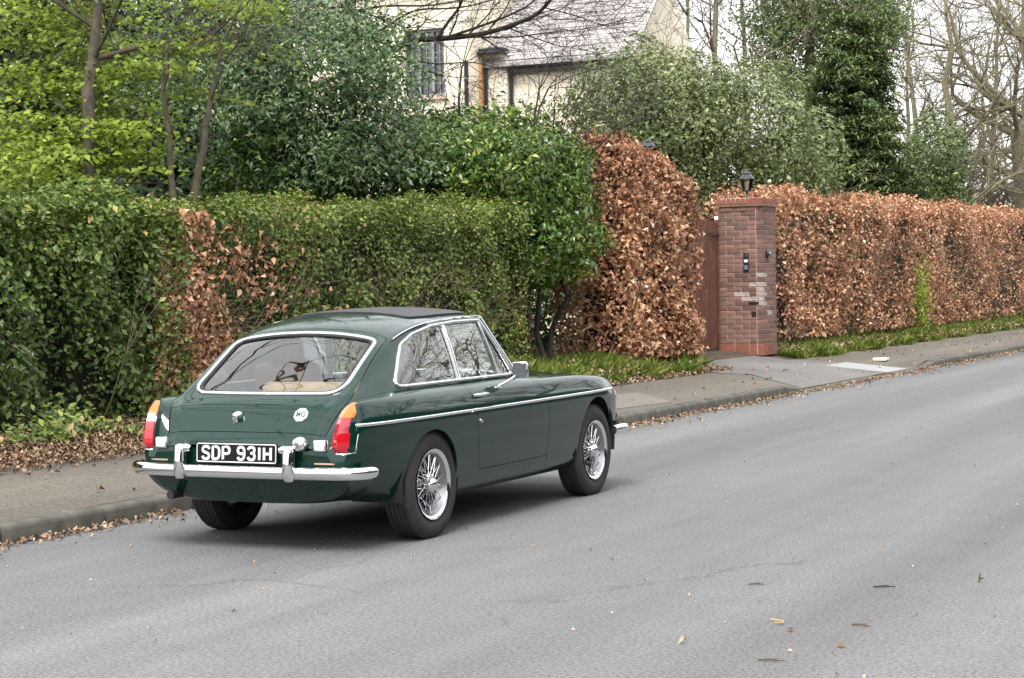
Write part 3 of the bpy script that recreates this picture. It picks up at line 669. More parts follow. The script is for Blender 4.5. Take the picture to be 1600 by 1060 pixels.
for kind, (hr, hx, rr_, rx, tw) in enumerate(((.040, .056, .167, .052, .50), (.040, .056, .167, .052, -.50), (.056, -.035, .152, .016, .42), (.056, -.035, .152, .016, -.42))):
    sm = MB(); sm.tube([(hx, hr*cos(0), hr*sin(0)), (rx, rr_*cos(tw), rr_*sin(tw))], .0027, 5); SPK.append(sm.build('spoke', CHROME, None, 60))
protos = [TYRE, RIM, BARREL, HUB, SPIN, DRUM]
for wx, wy in ((.645, 0), (.640, 2.311), (-.645, 0), (-.640, 2.311)):
    w = bpy.data.objects.new('wheel', None); link_obj(w, CAR); w.location = (wx, wy, .303); w.rotation_euler = (random.random()*3 if wx > 0 else 1, 0, 0 if wx > 0 else pi)
    for p in protos: link_obj(p.copy(), w)
    for k in range(60):
        o = SPK[k % 4].copy(); link_obj(o, w); o.rotation_euler = (2*pi*k/60+(k % 4)*.11, 0, 0)
for p in protos+SPK: bpy.data.objects.remove(p)
# ================================================================== GROUND, ROAD, KERB
def asphalt(name, base, spot, scale, streak, rough=.85, cracks=False):
    m, t, b = newmat(name); tc = t.nodes.new('ShaderNodeTexCoord')
    def nz(sc, det=6, st=None):
        n = t.nodes.new('ShaderNodeTexNoise'); n.inputs['Scale'].default_value = sc; n.inputs['Detail'].default_value = det; n.inputs['Roughness'].default_value = .65
        if st:
            mp = t.nodes.new('ShaderNodeMapping'); mp.inputs['Scale'].default_value = st; link(t, tc.outputs['Object'], mp.inputs['Vector']); link(t, mp.outputs[0], n.inputs['Vector'])
        else: link(t, tc.outputs['Object'], n.inputs['Vector'])
        return n
    def mixc(fac, a, c, lo, hi):
        mr = t.nodes.new('ShaderNodeMapRange'); mr.inputs[1].default_value = lo; mr.inputs[2].default_value = hi; link(t, fac, mr.inputs[0])
        x = t.nodes.new('ShaderNodeMixRGB'); link(t, mr.outputs[0], x.inputs[0])
        for k, v in ((1, a), (2, c)):
            if isinstance(v, tuple): x.inputs[k].default_value = (*v, 1)
            else: link(t, v, x.inputs[k])
        return x.outputs[0]
    big = nz(.9, 5, streak); mid = nz(3.0, 5); fine = nz(scale, 3); grit = nz(scale*2.3, 2)
    c = mixc(big.outputs['Fac'], tuple(x*.80 for x in base), tuple(x*1.18 for x in base), .34, .66)
    dk = t.nodes.new('ShaderNodeMixRGB'); dk.blend_type = 'MULTIPLY'; dk.inputs[0].default_value = .5; link(t, c, dk.inputs[1])
    c2 = mixc(mid.outputs['Fac'], (.86, .86, .87), (1.10, 1.09, 1.07), .3, .7); link(t, c2, dk.inputs[2])
    d2 = t.nodes.new('ShaderNodeMixRGB'); d2.blend_type = 'MULTIPLY'; d2.inputs[0].default_value = .8; link(t, dk.outputs[0], d2.inputs[1])
    c3 = mixc(fine.outputs['Fac'], (.42, .42, .43), (1.6, 1.58, 1.54), .32, .68); link(t, c3, d2.inputs[2])
    out = mixc(grit.outputs['Fac'], d2.outputs[0], spot, .66, .80)
    if cracks:
        sp = t.nodes.new('ShaderNodeSeparateXYZ'); wob = nz(.15, 2, (.4, .1, 1)); wx = t.nodes.new('ShaderNodeMath'); wx.operation = 'MULTIPLY_ADD'; link(t, wob.outputs['Fac'], wx.inputs[0]); wx.inputs[1].default_value = 1.3
        link(t, tc.outputs['Object'], sp.inputs[0]); link(t, sp.outputs['X'], wx.inputs[2]); w2 = t.nodes.new('ShaderNodeMath'); w2.operation = 'MULTIPLY'; w2.inputs[1].default_value = 2*pi/1.65; link(t, wx.outputs[0], w2.inputs[0])
        co = t.nodes.new('ShaderNodeMath'); co.operation = 'COSINE'; link(t, w2.outputs[0], co.inputs[0]); wm = t.nodes.new('ShaderNodeMapRange'); wm.inputs[1].default_value = -1; wm.inputs[3].default_value = .90; wm.inputs[4].default_value = 1.10; link(t, co.outputs[0], wm.inputs[0])
        hv = t.nodes.new('ShaderNodeHueSaturation'); link(t, wm.outputs[0], hv.inputs['Value']); link(t, out, hv.inputs['Color']); out = hv.outputs[0]
        vo = t.nodes.new('ShaderNodeTexVoronoi'); vo.feature = 'DISTANCE_TO_EDGE'; vo.inputs['Scale'].default_value = .32
        wn = nz(1.6, 6); ad = t.nodes.new('ShaderNodeMixRGB'); ad.inputs[0].default_value = .35; link(t, tc.outputs['Object'], ad.inputs[1]); link(t, wn.outputs['Color'], ad.inputs[2]); link(t, ad.outputs[0], vo.inputs['Vector'])
        gate = nz(.28, 3); g2 = t.nodes.new('ShaderNodeMapRange'); g2.inputs[1].default_value = .52; g2.inputs[2].default_value = .60; link(t, gate.outputs['Fac'], g2.inputs[0])
        li = t.nodes.new('ShaderNodeMapRange'); li.inputs[1].default_value = .0; li.inputs[2].default_value = .0035; li.inputs[3].default_value = .55; li.inputs[4].default_value = 0; link(t, vo.outputs['Distance'], li.inputs[0])
        mu = t.nodes.new('ShaderNodeMath'); mu.operation = 'MULTIPLY'; link(t, g2.outputs[0], mu.inputs[0]); link(t, li.outputs[0], mu.inputs[1])
        cm = t.nodes.new('ShaderNodeMixRGB'); link(t, mu.outputs[0], cm.inputs[0]); link(t, out, cm.inputs[1]); cm.inputs[2].default_value = (.05, .048, .046, 1); out = cm.outputs[0]
        oil = nz(1.1, 4); o2 = t.nodes.new('ShaderNodeMapRange'); o2.inputs[1].default_value = .66; o2.inputs[2].default_value = .80; o2.inputs[4].default_value = .45; link(t, oil.outputs['Fac'], o2.inputs[0])
        om = t.nodes.new('ShaderNodeMixRGB'); link(t, o2.outputs[0], om.inputs[0]); link(t, out, om.inputs[1]); om.inputs[2].default_value = (.075, .074, .075, 1); out = om.outputs[0]
    link(t, out, b.inputs['Base Color']); b.inputs['Roughness'].default_value = rough; b.inputs['Specular IOR Level'].default_value = .35
    bp = t.nodes.new('ShaderNodeBump'); bp.inputs['Strength'].default_value = .35; bp.inputs['Distance'].default_value = .005; link(t, fine.outputs['Fac'], bp.inputs['Height']); link(t, bp.outputs[0], b.inputs['Normal'])
    return m
ROAD = asphalt('road_asphalt', (.131, .132, .136), (.30, .29, .285), 58, (1.0, .06, 1), cracks=True)
PAVE = asphalt('pavement_tarmac', (.118, .104, .088), (.24, .20, .15), 45, (1.0, .25, 1), .9, cracks=True)
DRIVE = asphalt('drive_tarmac', (.142, .138, .132), (.26, .25, .24), 60, (.6, .6, 1), .9)
SOIL = pmat('garden_soil', (.055, .040, .026), rough=.95, noise=.45, nscale=6, bump=.6, bscale=25)
VERGE = pmat('verge_turf', (.035, .055, .016), rough=.95, noise=.4, nscale=5, bump=.6, bscale=30)
KERBM = pmat('kerb_concrete', (.070, .068, .056), rough=.9, noise=.45, nscale=7, bump=.4, bscale=70, rnd=.25)
def gz_ground(x, y=0.0):
    """height of the ground behind the kerb"""
    return float(np.interp(-x, [1.45, 1.6, 3.4, 3.7, 4.2, 5.0, 9, 60], [.115, .115, .175, .20, .31, .40, .45, .45]))
def sheet(name, xs, ys, zf, m, kind='structure', parent=None):
    vs = [(x, y, zf(x, y)) for y in ys for x in xs]; n = len(xs)
    fs = [(j*n+i, j*n+i+1, (j+1)*n+i+1, (j+1)*n+i) for j in range(len(ys)-1) for i in range(n-1)]
    return pyobj(name, vs, fs, m, parent, 40, kind)
ground = sheet('ground', [-300, -60, -30, -9, -5, -4.6, -4.2, -3.95, -3.7, -3.3], list(np.arange(-40, 80, 2.0))+[120, 300], lambda x, y: gz_ground(x)-.004 if x < -3.4 else gz_ground(x)-.03, SOIL)
far = sheet('verge', [7.3, 9, 12, 30, 300], [-60, -20, 0, 20, 40, 80, 300], lambda x, y: .11+min(.5, max(0, x-9)*.05), VERGE)
road = sheet('road', list(np.arange(-4.0, 7.4, .6)), list(np.arange(-60, 60, 3.0))+[100, 300], lambda x, y: 0.0, ROAD)
def drop(y):   # dropped kerb at the drive
    a = np.interp(y, [13.6, 14.5, 20.8, 21.6], [1, 0, 0, 1]); return a
def pav(x, y):
    k = np.clip((-x-1.57)/1.2, 0, 1); return gz_ground(x)-(1-k)*(1-drop(y))*.085
pave = sheet('pavement', [-3.55, -3.3, -2.9, -2.5, -2.2, -1.9, -1.57], list(np.arange(-40, 12, 2.0))+list(np.arange(12, 24, .4))+list(np.arange(24, 61, 2)), lambda x, y: pav(x, y)+(0 if x > -3.4 else -.012), PAVE)
drv = sheet('driveway', [-9, -6, -5, -4.5, -4.2, -3.9, -3.5, -3.1, -2.7], [15.9, 16.4, 17, 18, 19, 19.6, 20.1], lambda x, y: (pav(x, y) if x > -3.5 else float(np.interp(-x, [3.5, 4.2, 9], [.186, .285, .42])))+.006 if True else 0, DRIVE)
# widening apron towards the kerb
vs = []; fs = []
for i, x in enumerate(np.linspace(-2.7, -1.57, 6)):
    k = (x+2.7)/1.13; y0, y1 = 15.9-k*1.3, 20.1+k*.7
    for j in range(9): y = y0+(y1-y0)*j/8; vs.append((x, y, pav(x, y)+.006))
for i in range(5):
    for j in range(8): fs.append((i*9+j, (i+1)*9+j, (i+1)*9+j+1, i*9+j+1))
apron = recalc(pyobj('driveway_apron', vs, fs, DRIVE, None, 40, 'structure'))
KERB = thing('kerb', None, None); KERB['kind'] = 'structure'
def kerb_mesh():
    bm = bmesh.new(); bmesh.ops.create_cube(bm, size=1.0)
    for v in bm.verts: v.co = Vector((v.co.x*.128, v.co.y*.894, v.co.z*.24))
    ed = [e for e in bm.edges if all(v.co.x > 0 and v.co.z > 0 for v in e.verts)]
    bmesh.ops.bevel(bm, geom=ed, offset=.035, segments=3, profile=.5, affect='EDGES')
    me = bpy.data.meshes.new('kerb_stone'); bm.to_mesh(me); bm.free(); me.materials.append(KERBM); smooth_by_angle(me, 50); return me
KM = kerb_mesh()
for k in range(-8, 62):
    y = k*.915+.3; o = bpy.data.objects.new('kerb_stone', KM); link_obj(o, KERB)
    d0, d1 = drop(y-.45), drop(y+.45)
    o.location = (-1.512+random.uniform(-.007, .007), y, .118-.12-.088*(1-(d0+d1)/2)+random.uniform(-.007, .005))
    o.rotation_euler = (math.atan2((d1-d0)*.088, .9)+random.uniform(-.003, .003), 0, random.uniform(-.003, .003))
KERB2 = thing('kerb', None, None); KERB2['kind'] = 'structure'
for k in range(-20, 40):
    o = bpy.data.objects.new('kerb_stone', KM); link_obj(o, KERB2); o.location = (7.26, k*.915, 0); o.rotation_euler = (0, 0, pi)
# pale repair patch and pale cover in the pavement
PALE = pmat('pale_concrete', (.30, .285, .25), rough=.9, noise=.15, nscale=9, bump=.2, bscale=60)
vs = [(-2.75, 9.3), (-1.85, 8.9), (-1.72, 10.2), (-2.62, 11.4)]
o = pyobj('pavement_patch', [(x, y, pav(x, y)+.004) for x, y in vs], [(0, 1, 2, 3)], pmat('patch_tarmac', (.150, .135, .112), rough=.9, noise=.15, nscale=12), None, None, 'structure')
WHITEC = pmat('cover_pale', (.27, .28, .285), rough=.7, noise=.1, nscale=9)
cv = thing('access_cover', 'pale rectangular access cover set in the drive beside the dropped kerb', 'cover', (-2.08, 19.75, pav(-2.08, 19.75)+.002), 0)
cv.rotation_euler = (0, math.atan((pav(-2.5, 19.75)-pav(-1.66, 19.75))/.84), 0)
m = MB(); m.box((0, 0, -.002), (1.0, 1.20, .016), bev=.003); m.build('frame', PALE, cv)
m = MB(); m.box((0, 0, .001), (.93, 1.13, .016), bev=.003); m.build('lid', WHITEC, cv)
lt = MB(); lt.box((0, 0, .03), (.22, .26, .05), bev=.012); o = lt.build('box', WHITE, None, 40); o.name = 'stopcock_box'; o.location = (-2.25, 21.3, pav(-2.25, 21.3)); meta(o, 'small white box lying on the pavement beyond the pale access cover', 'box')

# ================================================================== GATE PILLARS, GATE, LANTERNS
BRICK = pmat('pillar_brick', (.165, .088, .070), rough=.85, noise=.35, nscale=14, bump=.3, bscale=90, rnd=.32)
REDBRICK = pmat('red_brick', (.215, .078, .050), rough=.8, noise=.2, nscale=14, bump=.3, bscale=90, rnd=.12)
MORTAR = pmat('mortar', (.46, .39, .33), rough=.95, noise=.2, nscale=20)
LIME = pmat('lime_stain_brick', (.62, .57, .53), rough=.9, noise=.2, nscale=26, col2=(.19, .11, .09))
def brick_mesh(l, w, h):
    m = MB(); m.box((0, 0, 0), (l, w, h), bev=.004); me = bpy.data.meshes.new('brick'); me.from_pydata(m.v, [], m.f); return me
BM = {}
def brick_obj(l, w, h, mat, name='brick'):
    k = (l, w, h, mat.name)
    if k not in BM: BM[k] = brick_mesh(l, w, h); BM[k].materials.append(mat)
    return bpy.data.objects.new(name, BM[k])
PW = .74
def pillar(loc, label, detailed):
    p = thing('gate_pillar', label, 'gate pillar', loc, 0, 'brick gate pillars')
    m = MB(); m.box((0, 0, 1.23), (PW-.022, PW-.022, 2.44)); m.build('mortar_core', MORTAR, p)
    hid = MB(); ch = .0775; zz = .20; nc = 28
    S = (PW-.1025-.01)            # run of one face in pinwheel bond
    def course(z, mat, h, flip, off, lim=None, soldier=False):
        for face in range(4):      # 0 = -Y, 1 = +X, 2 = +Y, 3 = -X
            if soldier: L = [.065]*8
            else: L = ([.226, .226, .1055] if flip else [.1055, .226, .226])
            tot = sum(L)+.01*len(L); sc_ = (PW-.1025)/tot; x = -PW/2+(.1025 if flip else 0)*0
            x = -PW/2
            for k, l0 in enumerate(L):
                l = l0*sc_+(.01*sc_-.01); c = x+l/2; x += l+.01; w = .1025; dpt = -PW/2+w/2-off+random.uniform(-.002, .002)
                a = face*pi/2; px_, py_ = c*cos(a)-dpt*sin(a), c*sin(a)+dpt*cos(a)
                if flip is not None and False: pass
                if detailed and face in (0, 1):
                    mt = mat(face, c, z) if callable(mat) else mat
                    o = brick_obj(round(l, 4), w, h, mt); link_obj(o, p); o.location = (px_, py_, z+h/2+random.uniform(-.001, .001)); o.rotation_euler = (0, 0, a+random.uniform(-.006, .006))
                else: hid.box((px_, py_, z+h/2), (l, w, h), rz=a)
    def which(face, c, z):
        if not detailed: return BRICK
        if face == 1:
            cl = np.interp(z, [.42, .95, 1.5], [.16, -.30, -.30])
            if (.40 < z < 1.3) and abs(c-cl) < .085 and random.random() < .6: return LIME
        if face == 0 and -.02 < c < .34 and .98 < z < 1.14 and random.random() < .5: return LIME
        if face == 0 and -.05 < c < .20 and .55 < z < 1.0 and random.random() < .18: return LIME
        return BRICK
    course(.0, REDBRICK, .19, True, .004, soldier=False)
    for k in range(nc): course(zz+k*ch, which, .0665, k % 2 == 0, 0)
    z = zz+nc*ch
    course(z, BRICK, .0665, True, .012); z += ch
    m = MB(); m.box((0, 0, z+.012), (PW+.07, PW+.07, .024), bev=.004); m.build('tile_course', pmat('tile_edge%d' % detailed, (.20, .12, .07), .9, noise=.2), p); z += .028
    for face in range(4):
        a = face*pi/2
        for k in range(9):
            c = -PW/2-.01+k*(PW-.08)/8+.02; dpt = -PW/2-.012+.11
            if detailed and face in (0, 1): o = brick_obj(.066, .22, .105, REDBRICK, 'cap_brick'); link_obj(o, p); o.location = (c*cos(a)-dpt*sin(a), c*sin(a)+dpt*cos(a), z+.0525); o.rotation_euler = (0, 0, a)
            else: hid.box((c*cos(a)-dpt*sin(a), c*sin(a)+dpt*cos(a), z+.0525), (.066, .22, .105), rz=a)
    m = MB(); m.box((0, 0, z+.06), (PW-.02, PW-.02, .10), bev=.02); m.build('cap_bed', MORTAR, p)
    hid.build('brickwork', BRICK, p, kind='stuff')
    return p, z+.11
PIL = (-4.22, 20.33, .265)
p1, ptop = pillar(PIL, 'brick gate pillar with lime stains and intercom, standing clear right of the gate', True)
PIL2 = (-4.78, 16.62, .33)
p2, ptop2 = pillar(PIL2, 'brick gate pillar hidden behind the tall beech column left of the gate', False)
LAMPB = pmat('lantern_black', (.016, .018, .024), rough=.3, coat=.4)
BULB = pmat('bulb_white', (.80, .76, .66), .4)
def lantern(loc, label):
    t = thing('lantern', label, 'lantern', loc, .3, 'lanterns on the gate pillars')
    m = MB(); m.lathe([(.065, 0), (.065, .012), (.03, .02), (.018, .035), (.018, .085), (.032, .095), (.05, .11)], (0, 0, 0), 'z', 18); recalc(m.build('base', LAMPB, t, 40))
    gl = MB(); n = 6; vs = []; fs = []
    for r, z in ((.050, .112), (.085, .275)): vs += [(r*cos(2*pi*k/n), r*sin(2*pi*k/n), z) for k in range(n)]
    gl.add(vs, [(k, (k+1) % n, n+(k+1) % n, n+k) for k in range(n)]); gl.build('glass', LAMPGLASS, t)
    for k in range(n):
        m = MB(); a = 2*pi*k/n; m.tube([(.052*cos(a), .052*sin(a), .108), (.087*cos(a), .087*sin(a), .278)], .006, 5); m.build('frame_bar', LAMPB, t)
    m = MB(); m.lathe([(.0, .27), (.105, .272), (.112, .282), (.10, .30), (.07, .335), (.055, .345), (.06, .355), (.045, .375), (.015, .392), (.012, .41), (0, .415)], (0, 0, 0), 'z', 18); recalc(m.build('cap', LAMPB, t, 40))
    m = MB(); m.lathe([(.0, .11), (.02, .12), (.022, .19), (.03, .215), (.028, .245), (0, .262)], (0, 0, 0), 'z', 14); recalc(m.build('bulb', BULB, t, 40))
    return t
lantern((PIL[0], PIL[1], PIL[2]+ptop), 'black lantern standing clear on the right gate pillar above the intercom').scale = (1.22, 1.22, 1.18)
lantern((PIL2[0]+.28, PIL2[1], PIL2[2]+ptop2+.30), 'black lantern whose cap just shows over the tall beech column')
for o in list(bpy.data.objects):
    if o.name == 'lantern.001': L2 = o
m = MB(); m.box((0, 0, -.15), (.26, .26, .30), bev=.02); m.build('plinth', MORTAR, L2)
# fittings on the right pillar: intercom, bell, letter slot, bracket
fx, fy = PIL[0], PIL[1]-PW/2
ic = thing('intercom', 'black and white intercom panel screwed to the gate pillar face', 'intercom', (fx+.10, fy-.002, 1.80))
m = MB(); m.box((0, -.012, .0), (.088, .026, .30), bev=.006); m.build('back_plate', LAMPB, ic, 40)
m = MB(); m.lathe([(.0, -.03), (.022, -.028), (.026, -.02)], (0, 0, .10), 'y', 14); m.build('speaker', STEEL, ic, 40)
m = MB(); m.box((0, -.028, .015), (.062, .010, .045), bev=.003); m.build('call_button', WHITE, ic, 40)
m = MB(); m.box((0, -.026, -.09), (.060, .008, .07), bev=.003); m.build('keypad', pmat('keypad_grey', (.12, .17, .24), .4), ic, 40)
bl_ = thing('bell_push', 'round black fitting on the side of the gate pillar facing the road', 'bell', (PIL[0]+PW/2+.002, PIL[1]-.12, 1.93))
m = MB(); m.lathe([(.075, 0), (.078, .02), (.06, .034), (.05, .03), (.04, .045), (0, .055)], (0, 0, 0), 'x', 20); recalc(m.build('ring', LAMPB, bl_, 40))
m = MB(); m.lathe([(.024, .05), (.02, .058), (0, .06)], (0, 0, .01), 'x', 12); recalc(m.build('button', STEEL, bl_, 40))
lb = thing('letter_slot', 'dark letter slot and small hole low in the stained pillar face', 'letter slot', (fx+.22, fy, 1.05))
m = MB(); m.box((0, -.008, .08), (.17, .022, .034), bev=.004); m.build('flap', TRIMBLK, lb); m = MB(); m.box((.0, -.006, -.10), (.075, .016, .085), bev=.004); m.build('hole_cover', TRIMBLK, lb)
WOOD = pmat('gate_wood', (.115, .046, .032), rough=.6, noise=.3, nscale=5, bump=.2, bscale=40, rnd=.12)
gt = thing('wooden_gate', 'tall reddish brown boarded gate closed between the brick pillars', 'gate', (-4.62, 18.45, .33))
gl_ = 3.02
for k in range(26):
    m = MB(); y = -gl_/2+.058+k*.1155; h = 2.06+.12*cos((y)/gl_*pi); m.box((0, y, .06+h/2), (.026, .109, h), bev=.003); m.build('board', WOOD, gt)
for z in (.22, 1.1, 1.95):
    m = MB(); m.box((-.034, 0, z), (.04, gl_, .12), bev=.004); m.build('rail', WOOD, gt)
for s in (-1, 1):
    m = MB(); m.box((-.01, s*(gl_/2+.035), 1.1), (.08, .07, 2.16), bev=.005); m.build('stile', WOOD, gt)
m = MB(); m.box((.03, gl_/2-.28, 1.93), (.012, .55, .05), bev=.003); m.build('hinge', LAMPB, gt)
br = thing('gate_sensor', 'small white sensor on a dark bracket at the left edge of the gate pillar', 'sensor', (PIL[0]-PW/2, PIL[1]-PW/2+.10, 2.36))
m = MB(); m.box((-.05, -.02, 0), (.20, .06, .09), bev=.008); m.build('bracket', LAMPB, br, 40)
m = MB(); m.box((-.06, -.02, .13), (.07, .07, .16), bev=.012); m.build('sensor_head', WHITE, br, 40)

# ================================================================== HOUSE BEHIND THE GARDEN
CREAM = pmat('cream_render', (.80, .71, .57), rough=.9, noise=.12, nscale=1.3, bump=.15, bscale=40)
SLATE = pmat('roof_slate', (.34, .315, .31), rough=.75, noise=.3, nscale=9, bump=.3, bscale=60, rnd=.22)
FASCIA = pmat('dark_gutter', (.022, .022, .028), rough=.4)
HS = thing('house', 'cream rendered house with grey slate roof behind the garden trees', 'house', (-12, 28, .45))
def hb(name, x0, x1, y0, y1, z0, z1, mat, parent=HS):
    m = MB(); m.box(((x0+x1)/2+12, (y0+y1)/2-28, (z0+z1)/2-.45), (x1-x0, y1-y0, z1-z0)); return m.build(name, mat, parent)
# left block, with a window opening (four pieces butted round the opening)
WX0, WX1, WZ0, WZ1 = -13.95, -12.98, 5.62, 7.08; LX0, LX1, LY = -19.0, -12.36, 26.3
hb('wall', LX0, WX0, LY, LY+.3, .40, 8.4, CREAM); hb('wall', WX1, LX1, LY, LY+.3, .40, 8.4, CREAM)
hb('wall', WX0, WX1, LY, LY+.3, .40, WZ0, CREAM); hb('wall', WX0, WX1, LY, LY+.3, WZ1, 8.4, CREAM)
hb('side_wall', LX1-.3, LX1, LY+.3, 34, .40, 8.4, CREAM); hb('side_wall', LX0, LX0+.3, LY+.3, 34, .40, 8.4, CREAM)
wn = MB(); wn.box((-13.465+12, LY+.14-28, (WZ0+WZ1)/2-.45), (WX1-WX0-.006, .02, WZ1-WZ0-.006)); wn = wn.build('window', HOUSEGLASS, HS)
FR = pmat('window_frame_grey', (.22, .225, .23), .6)
for x in (WX0+.03, -13.63, -13.30, WX1-.03):
    hb('frame', x-.03, x+.03, LY+.08, LY+.125, WZ0+.06, WZ1-.06, FR if x > -13.9 else FASCIA, wn)
for z in (WZ0+.03, WZ1-.03): hb('frame', WX0, WX1, LY+.079, LY+.127, z-.03, z+.03, FR, wn)
for k in range(1, 6):
    z = WZ0+.06+k*(WZ1-WZ0-.12)/6; hb('glazing_bar', WX0+.06, WX1-.06, LY+.10, LY+.124, z-.008, z+.008, FR, wn)
for x in (-13.79, -13.465, -13.14): hb('glazing_bar', x-.008, x+.008, LY+.102, LY+.1245, WZ0+.06, WZ1-.06, FR, wn)
hb('curtain', WX0+.02, WX1-.02, LY+.24, LY+.27, WZ0, WZ1, pmat('net_curtain', (.50, .53, .52), .9, noise=.4, nscale=6), wn)
hb('sill', WX0-.05, WX1+.05, LY-.07, LY+.06, WZ0-.07, WZ0-.002, pmat('sill_stone', (.50, .38, .27), .8), HS)
# link with downpipes
hb('wall', -12.35, -11.81, 26.95, 32, .40, 6.50, CREAM); hb('timber_post', -12.355, -12.30, 26.70, 26.78, .4, 6.3, pmat('orange_timber', (.40, .22, .09), .7), HS)
RX0, RX1, RY = -11.81, -9.0, 27.15
hb('wall', RX0+.03, RX1, RY, RY+.3, .40, 6.25, CREAM); hb('side_wall', RX1-.3, RX1, RY+.3, 31.4, .40, 6.25, CREAM)
for x, y in ((-12.43, 26.24), (-11.76, 27.06), (-12.28, 26.88)):
    m = MB(); m.tube([(x+12, y-28, 0), (x+12, y-28, 5.75), (x+12.02, y-28.02, 5.86)], .045, 8); m.build('downpipe', FASCIA, HS, 50)
m = MB(); m.box((-.08, -1.14, 6.14), (.58, .36, .07), bev=.02); m.build('hopper', FASCIA, HS); m = MB(); m.box((-.08, -1.34, 6.07), (.60, .10, .07), bev=.02); m.build('gutter', FASCIA, HS)
m = MB(); m.box(((RX0+RX1)/2+12.05, RY-.24-28, 5.80), (RX1-RX0+.3, .14, .12), bev=.02); m.build('gutter', FASCIA, HS); hb('fascia', RX0+.05, RX1+.1, RY-.16, RY-.02, 6.08, 6.30, FASCIA)
def roof_slope(x0, x1, ye, ze, yr, zr, name='roof'):
    deck = MB(); deck.add([(x0+12, ye-28, ze-.45), (x1+12, ye-28, ze-.45), (x1+12, yr-28, zr-.45), (x0+12, yr-28, zr-.45), (x0+12, ye-28, ze-.53), (x1+12, ye-28, ze-.53), (x1+12, yr-28, zr-.53), (x0+12, yr-28, zr-.53)], [(0, 1, 2, 3), (7, 6, 5, 4), (0, 4, 5, 1), (1, 5, 6, 2), (2, 6, 7, 3), (3, 7, 4, 0)])
    r = deck.build(name, SLATE, HS); L = math.hypot(yr-ye, zr-ze); s = np.array([0, (yr-ye)/L, (zr-ze)/L]); nn = np.array([0, -s[2], s[1]]); t = MB(); rows_ = int(L/.17)
    for j in range(rows_):
        xo = 0 if j % 2 else .13
        for k in range(int((x1-x0)/.26)):
            c = np.array([x0+12+.13+xo*.5+k*.26, ye-28, ze-.45])+s*(j*.17+.05); a = c+nn*(.024+random.uniform(-.004, .006)); b = c+s*.19+nn*.010; dx = np.array([.124, 0, 0]); up = nn*.010
            t.add([a-dx, a+dx, b+dx, b-dx, a-dx-up, a+dx-up], [(0, 1, 2, 3), (0, 4, 5, 1)])
    t.build('slates', SLATE, r, kind='stuff'); return r
roof_slope(-12.34, -8.8, 26.83, 6.30, 29.25, 8.62)
roof_slope(-19.2, -12.2, 25.9, 8.35, 30.2, 12.2)
m = MB(); m.add([(2.7, -1.0, 5.80), (3.0, -1.0, 5.80), (3.0, 1.25, 7.98), (3.0, 3.4, 5.80), (2.7, 3.4, 5.80), (2.7, 1.25, 7.98)], [(0, 1, 2, 5), (1, 3, 2), (4, 0, 5), (3, 4, 5, 2)]); m.build('gable_wall', CREAM, HS)
hb('chimney', -11.2, -10.4, 28.9, 29.6, 8.2, 10.2, REDBRICK)
# ================================================================== PLANTS
def unit(v): return v/(np.linalg.norm(v, axis=-1, keepdims=True)+1e-12)
def rand_dirs(n): return unit(RNG.normal(size=(n, 3)))
class Wob:
    def __init__(s, freq, seed):
        r = np.random.default_rng(seed); s.k = unit(r.normal(size=(9, 3)))*freq*r.uniform(.5, 2.0, (9, 1)); s.p = r.uniform(0, 6.3, 9); s.a = 1/np.sqrt(np.linalg.norm(s.k, axis=1)); s.a /= s.a.sum()
    def __call__(s, P_): return (np.sin(P_ @ s.k.T+s.p)*s.a).sum(-1)*1.8
def leaves(name, pos, nrm, size, aspect, tint, mat, parent, droop=0.0, fold=.18, kind='stuff', up=None, curl=0.0):
    n = len(pos); nrm = unit(nrm); t = rand_dirs(n)
    if up is not None: t = unit(t+np.array(up))
    t = unit(t-nrm*(t*nrm).sum(1, keepdims=True)); b = np.cross(nrm, t); s = np.asarray(size).reshape(-1, 1)*np.ones((n, 1))
    base = pos-t*s*.5; tip = pos+t*s*.5-np.array([0, 0, 1.0])*s*droop; w = s*aspect*.5
    if curl:
        cv_ = (curl*(.3+RNG.uniform(-.4, 1.3, (n, 1))))*s; sk = RNG.normal(size=(n, 1))*.25*w; mid = pos+nrm*cv_-t*s*.05; f1 = fold*RNG.uniform(.2, 2.6, (n, 1)); f2 = fold*RNG.uniform(.2, 2.6, (n, 1))
        v = np.stack([base, mid+b*(w+sk)+nrm*w*f1*2, tip-nrm*cv_*.6, mid-b*(w-sk)+nrm*w*f2*2, mid], 1).reshape(-1, 3); nv, F0 = 5, [0, 1, 4, 4, 1, 2, 0, 4, 3, 4, 2, 3]
    else: v = np.stack([base, pos+b*w+nrm*w*fold*2-t*s*.04, tip, pos-b*w+nrm*w*fold*2-t*s*.04], 1).reshape(-1, 3); nv, F0 = 4, [0, 1, 2, 0, 2, 3]
    me = bpy.data.meshes.new(name); me.vertices.add(nv*n); me.vertices.foreach_set('co', v.ravel().astype(np.float32)); nf = len(F0)//3
    F = (np.arange(n)[:, None]*nv+np.array(F0)[None]).ravel(); me.loops.add(len(F)); me.loops.foreach_set('vertex_index', F.astype(np.int32))
    me.polygons.add(nf*n); me.polygons.foreach_set('loop_start', (np.arange(nf*n)*3).astype(np.int32)); me.update(calc_edges=True)
    at = me.attributes.new('tint', 'FLOAT', 'POINT'); at.data.foreach_set('value', np.repeat(np.clip(tint, 0, 1), nv).astype(np.float32)); me.materials.append(mat)
    o = bpy.data.objects.new(name, me)
    if kind: o['kind'] = kind
    return link_obj(o, parent)
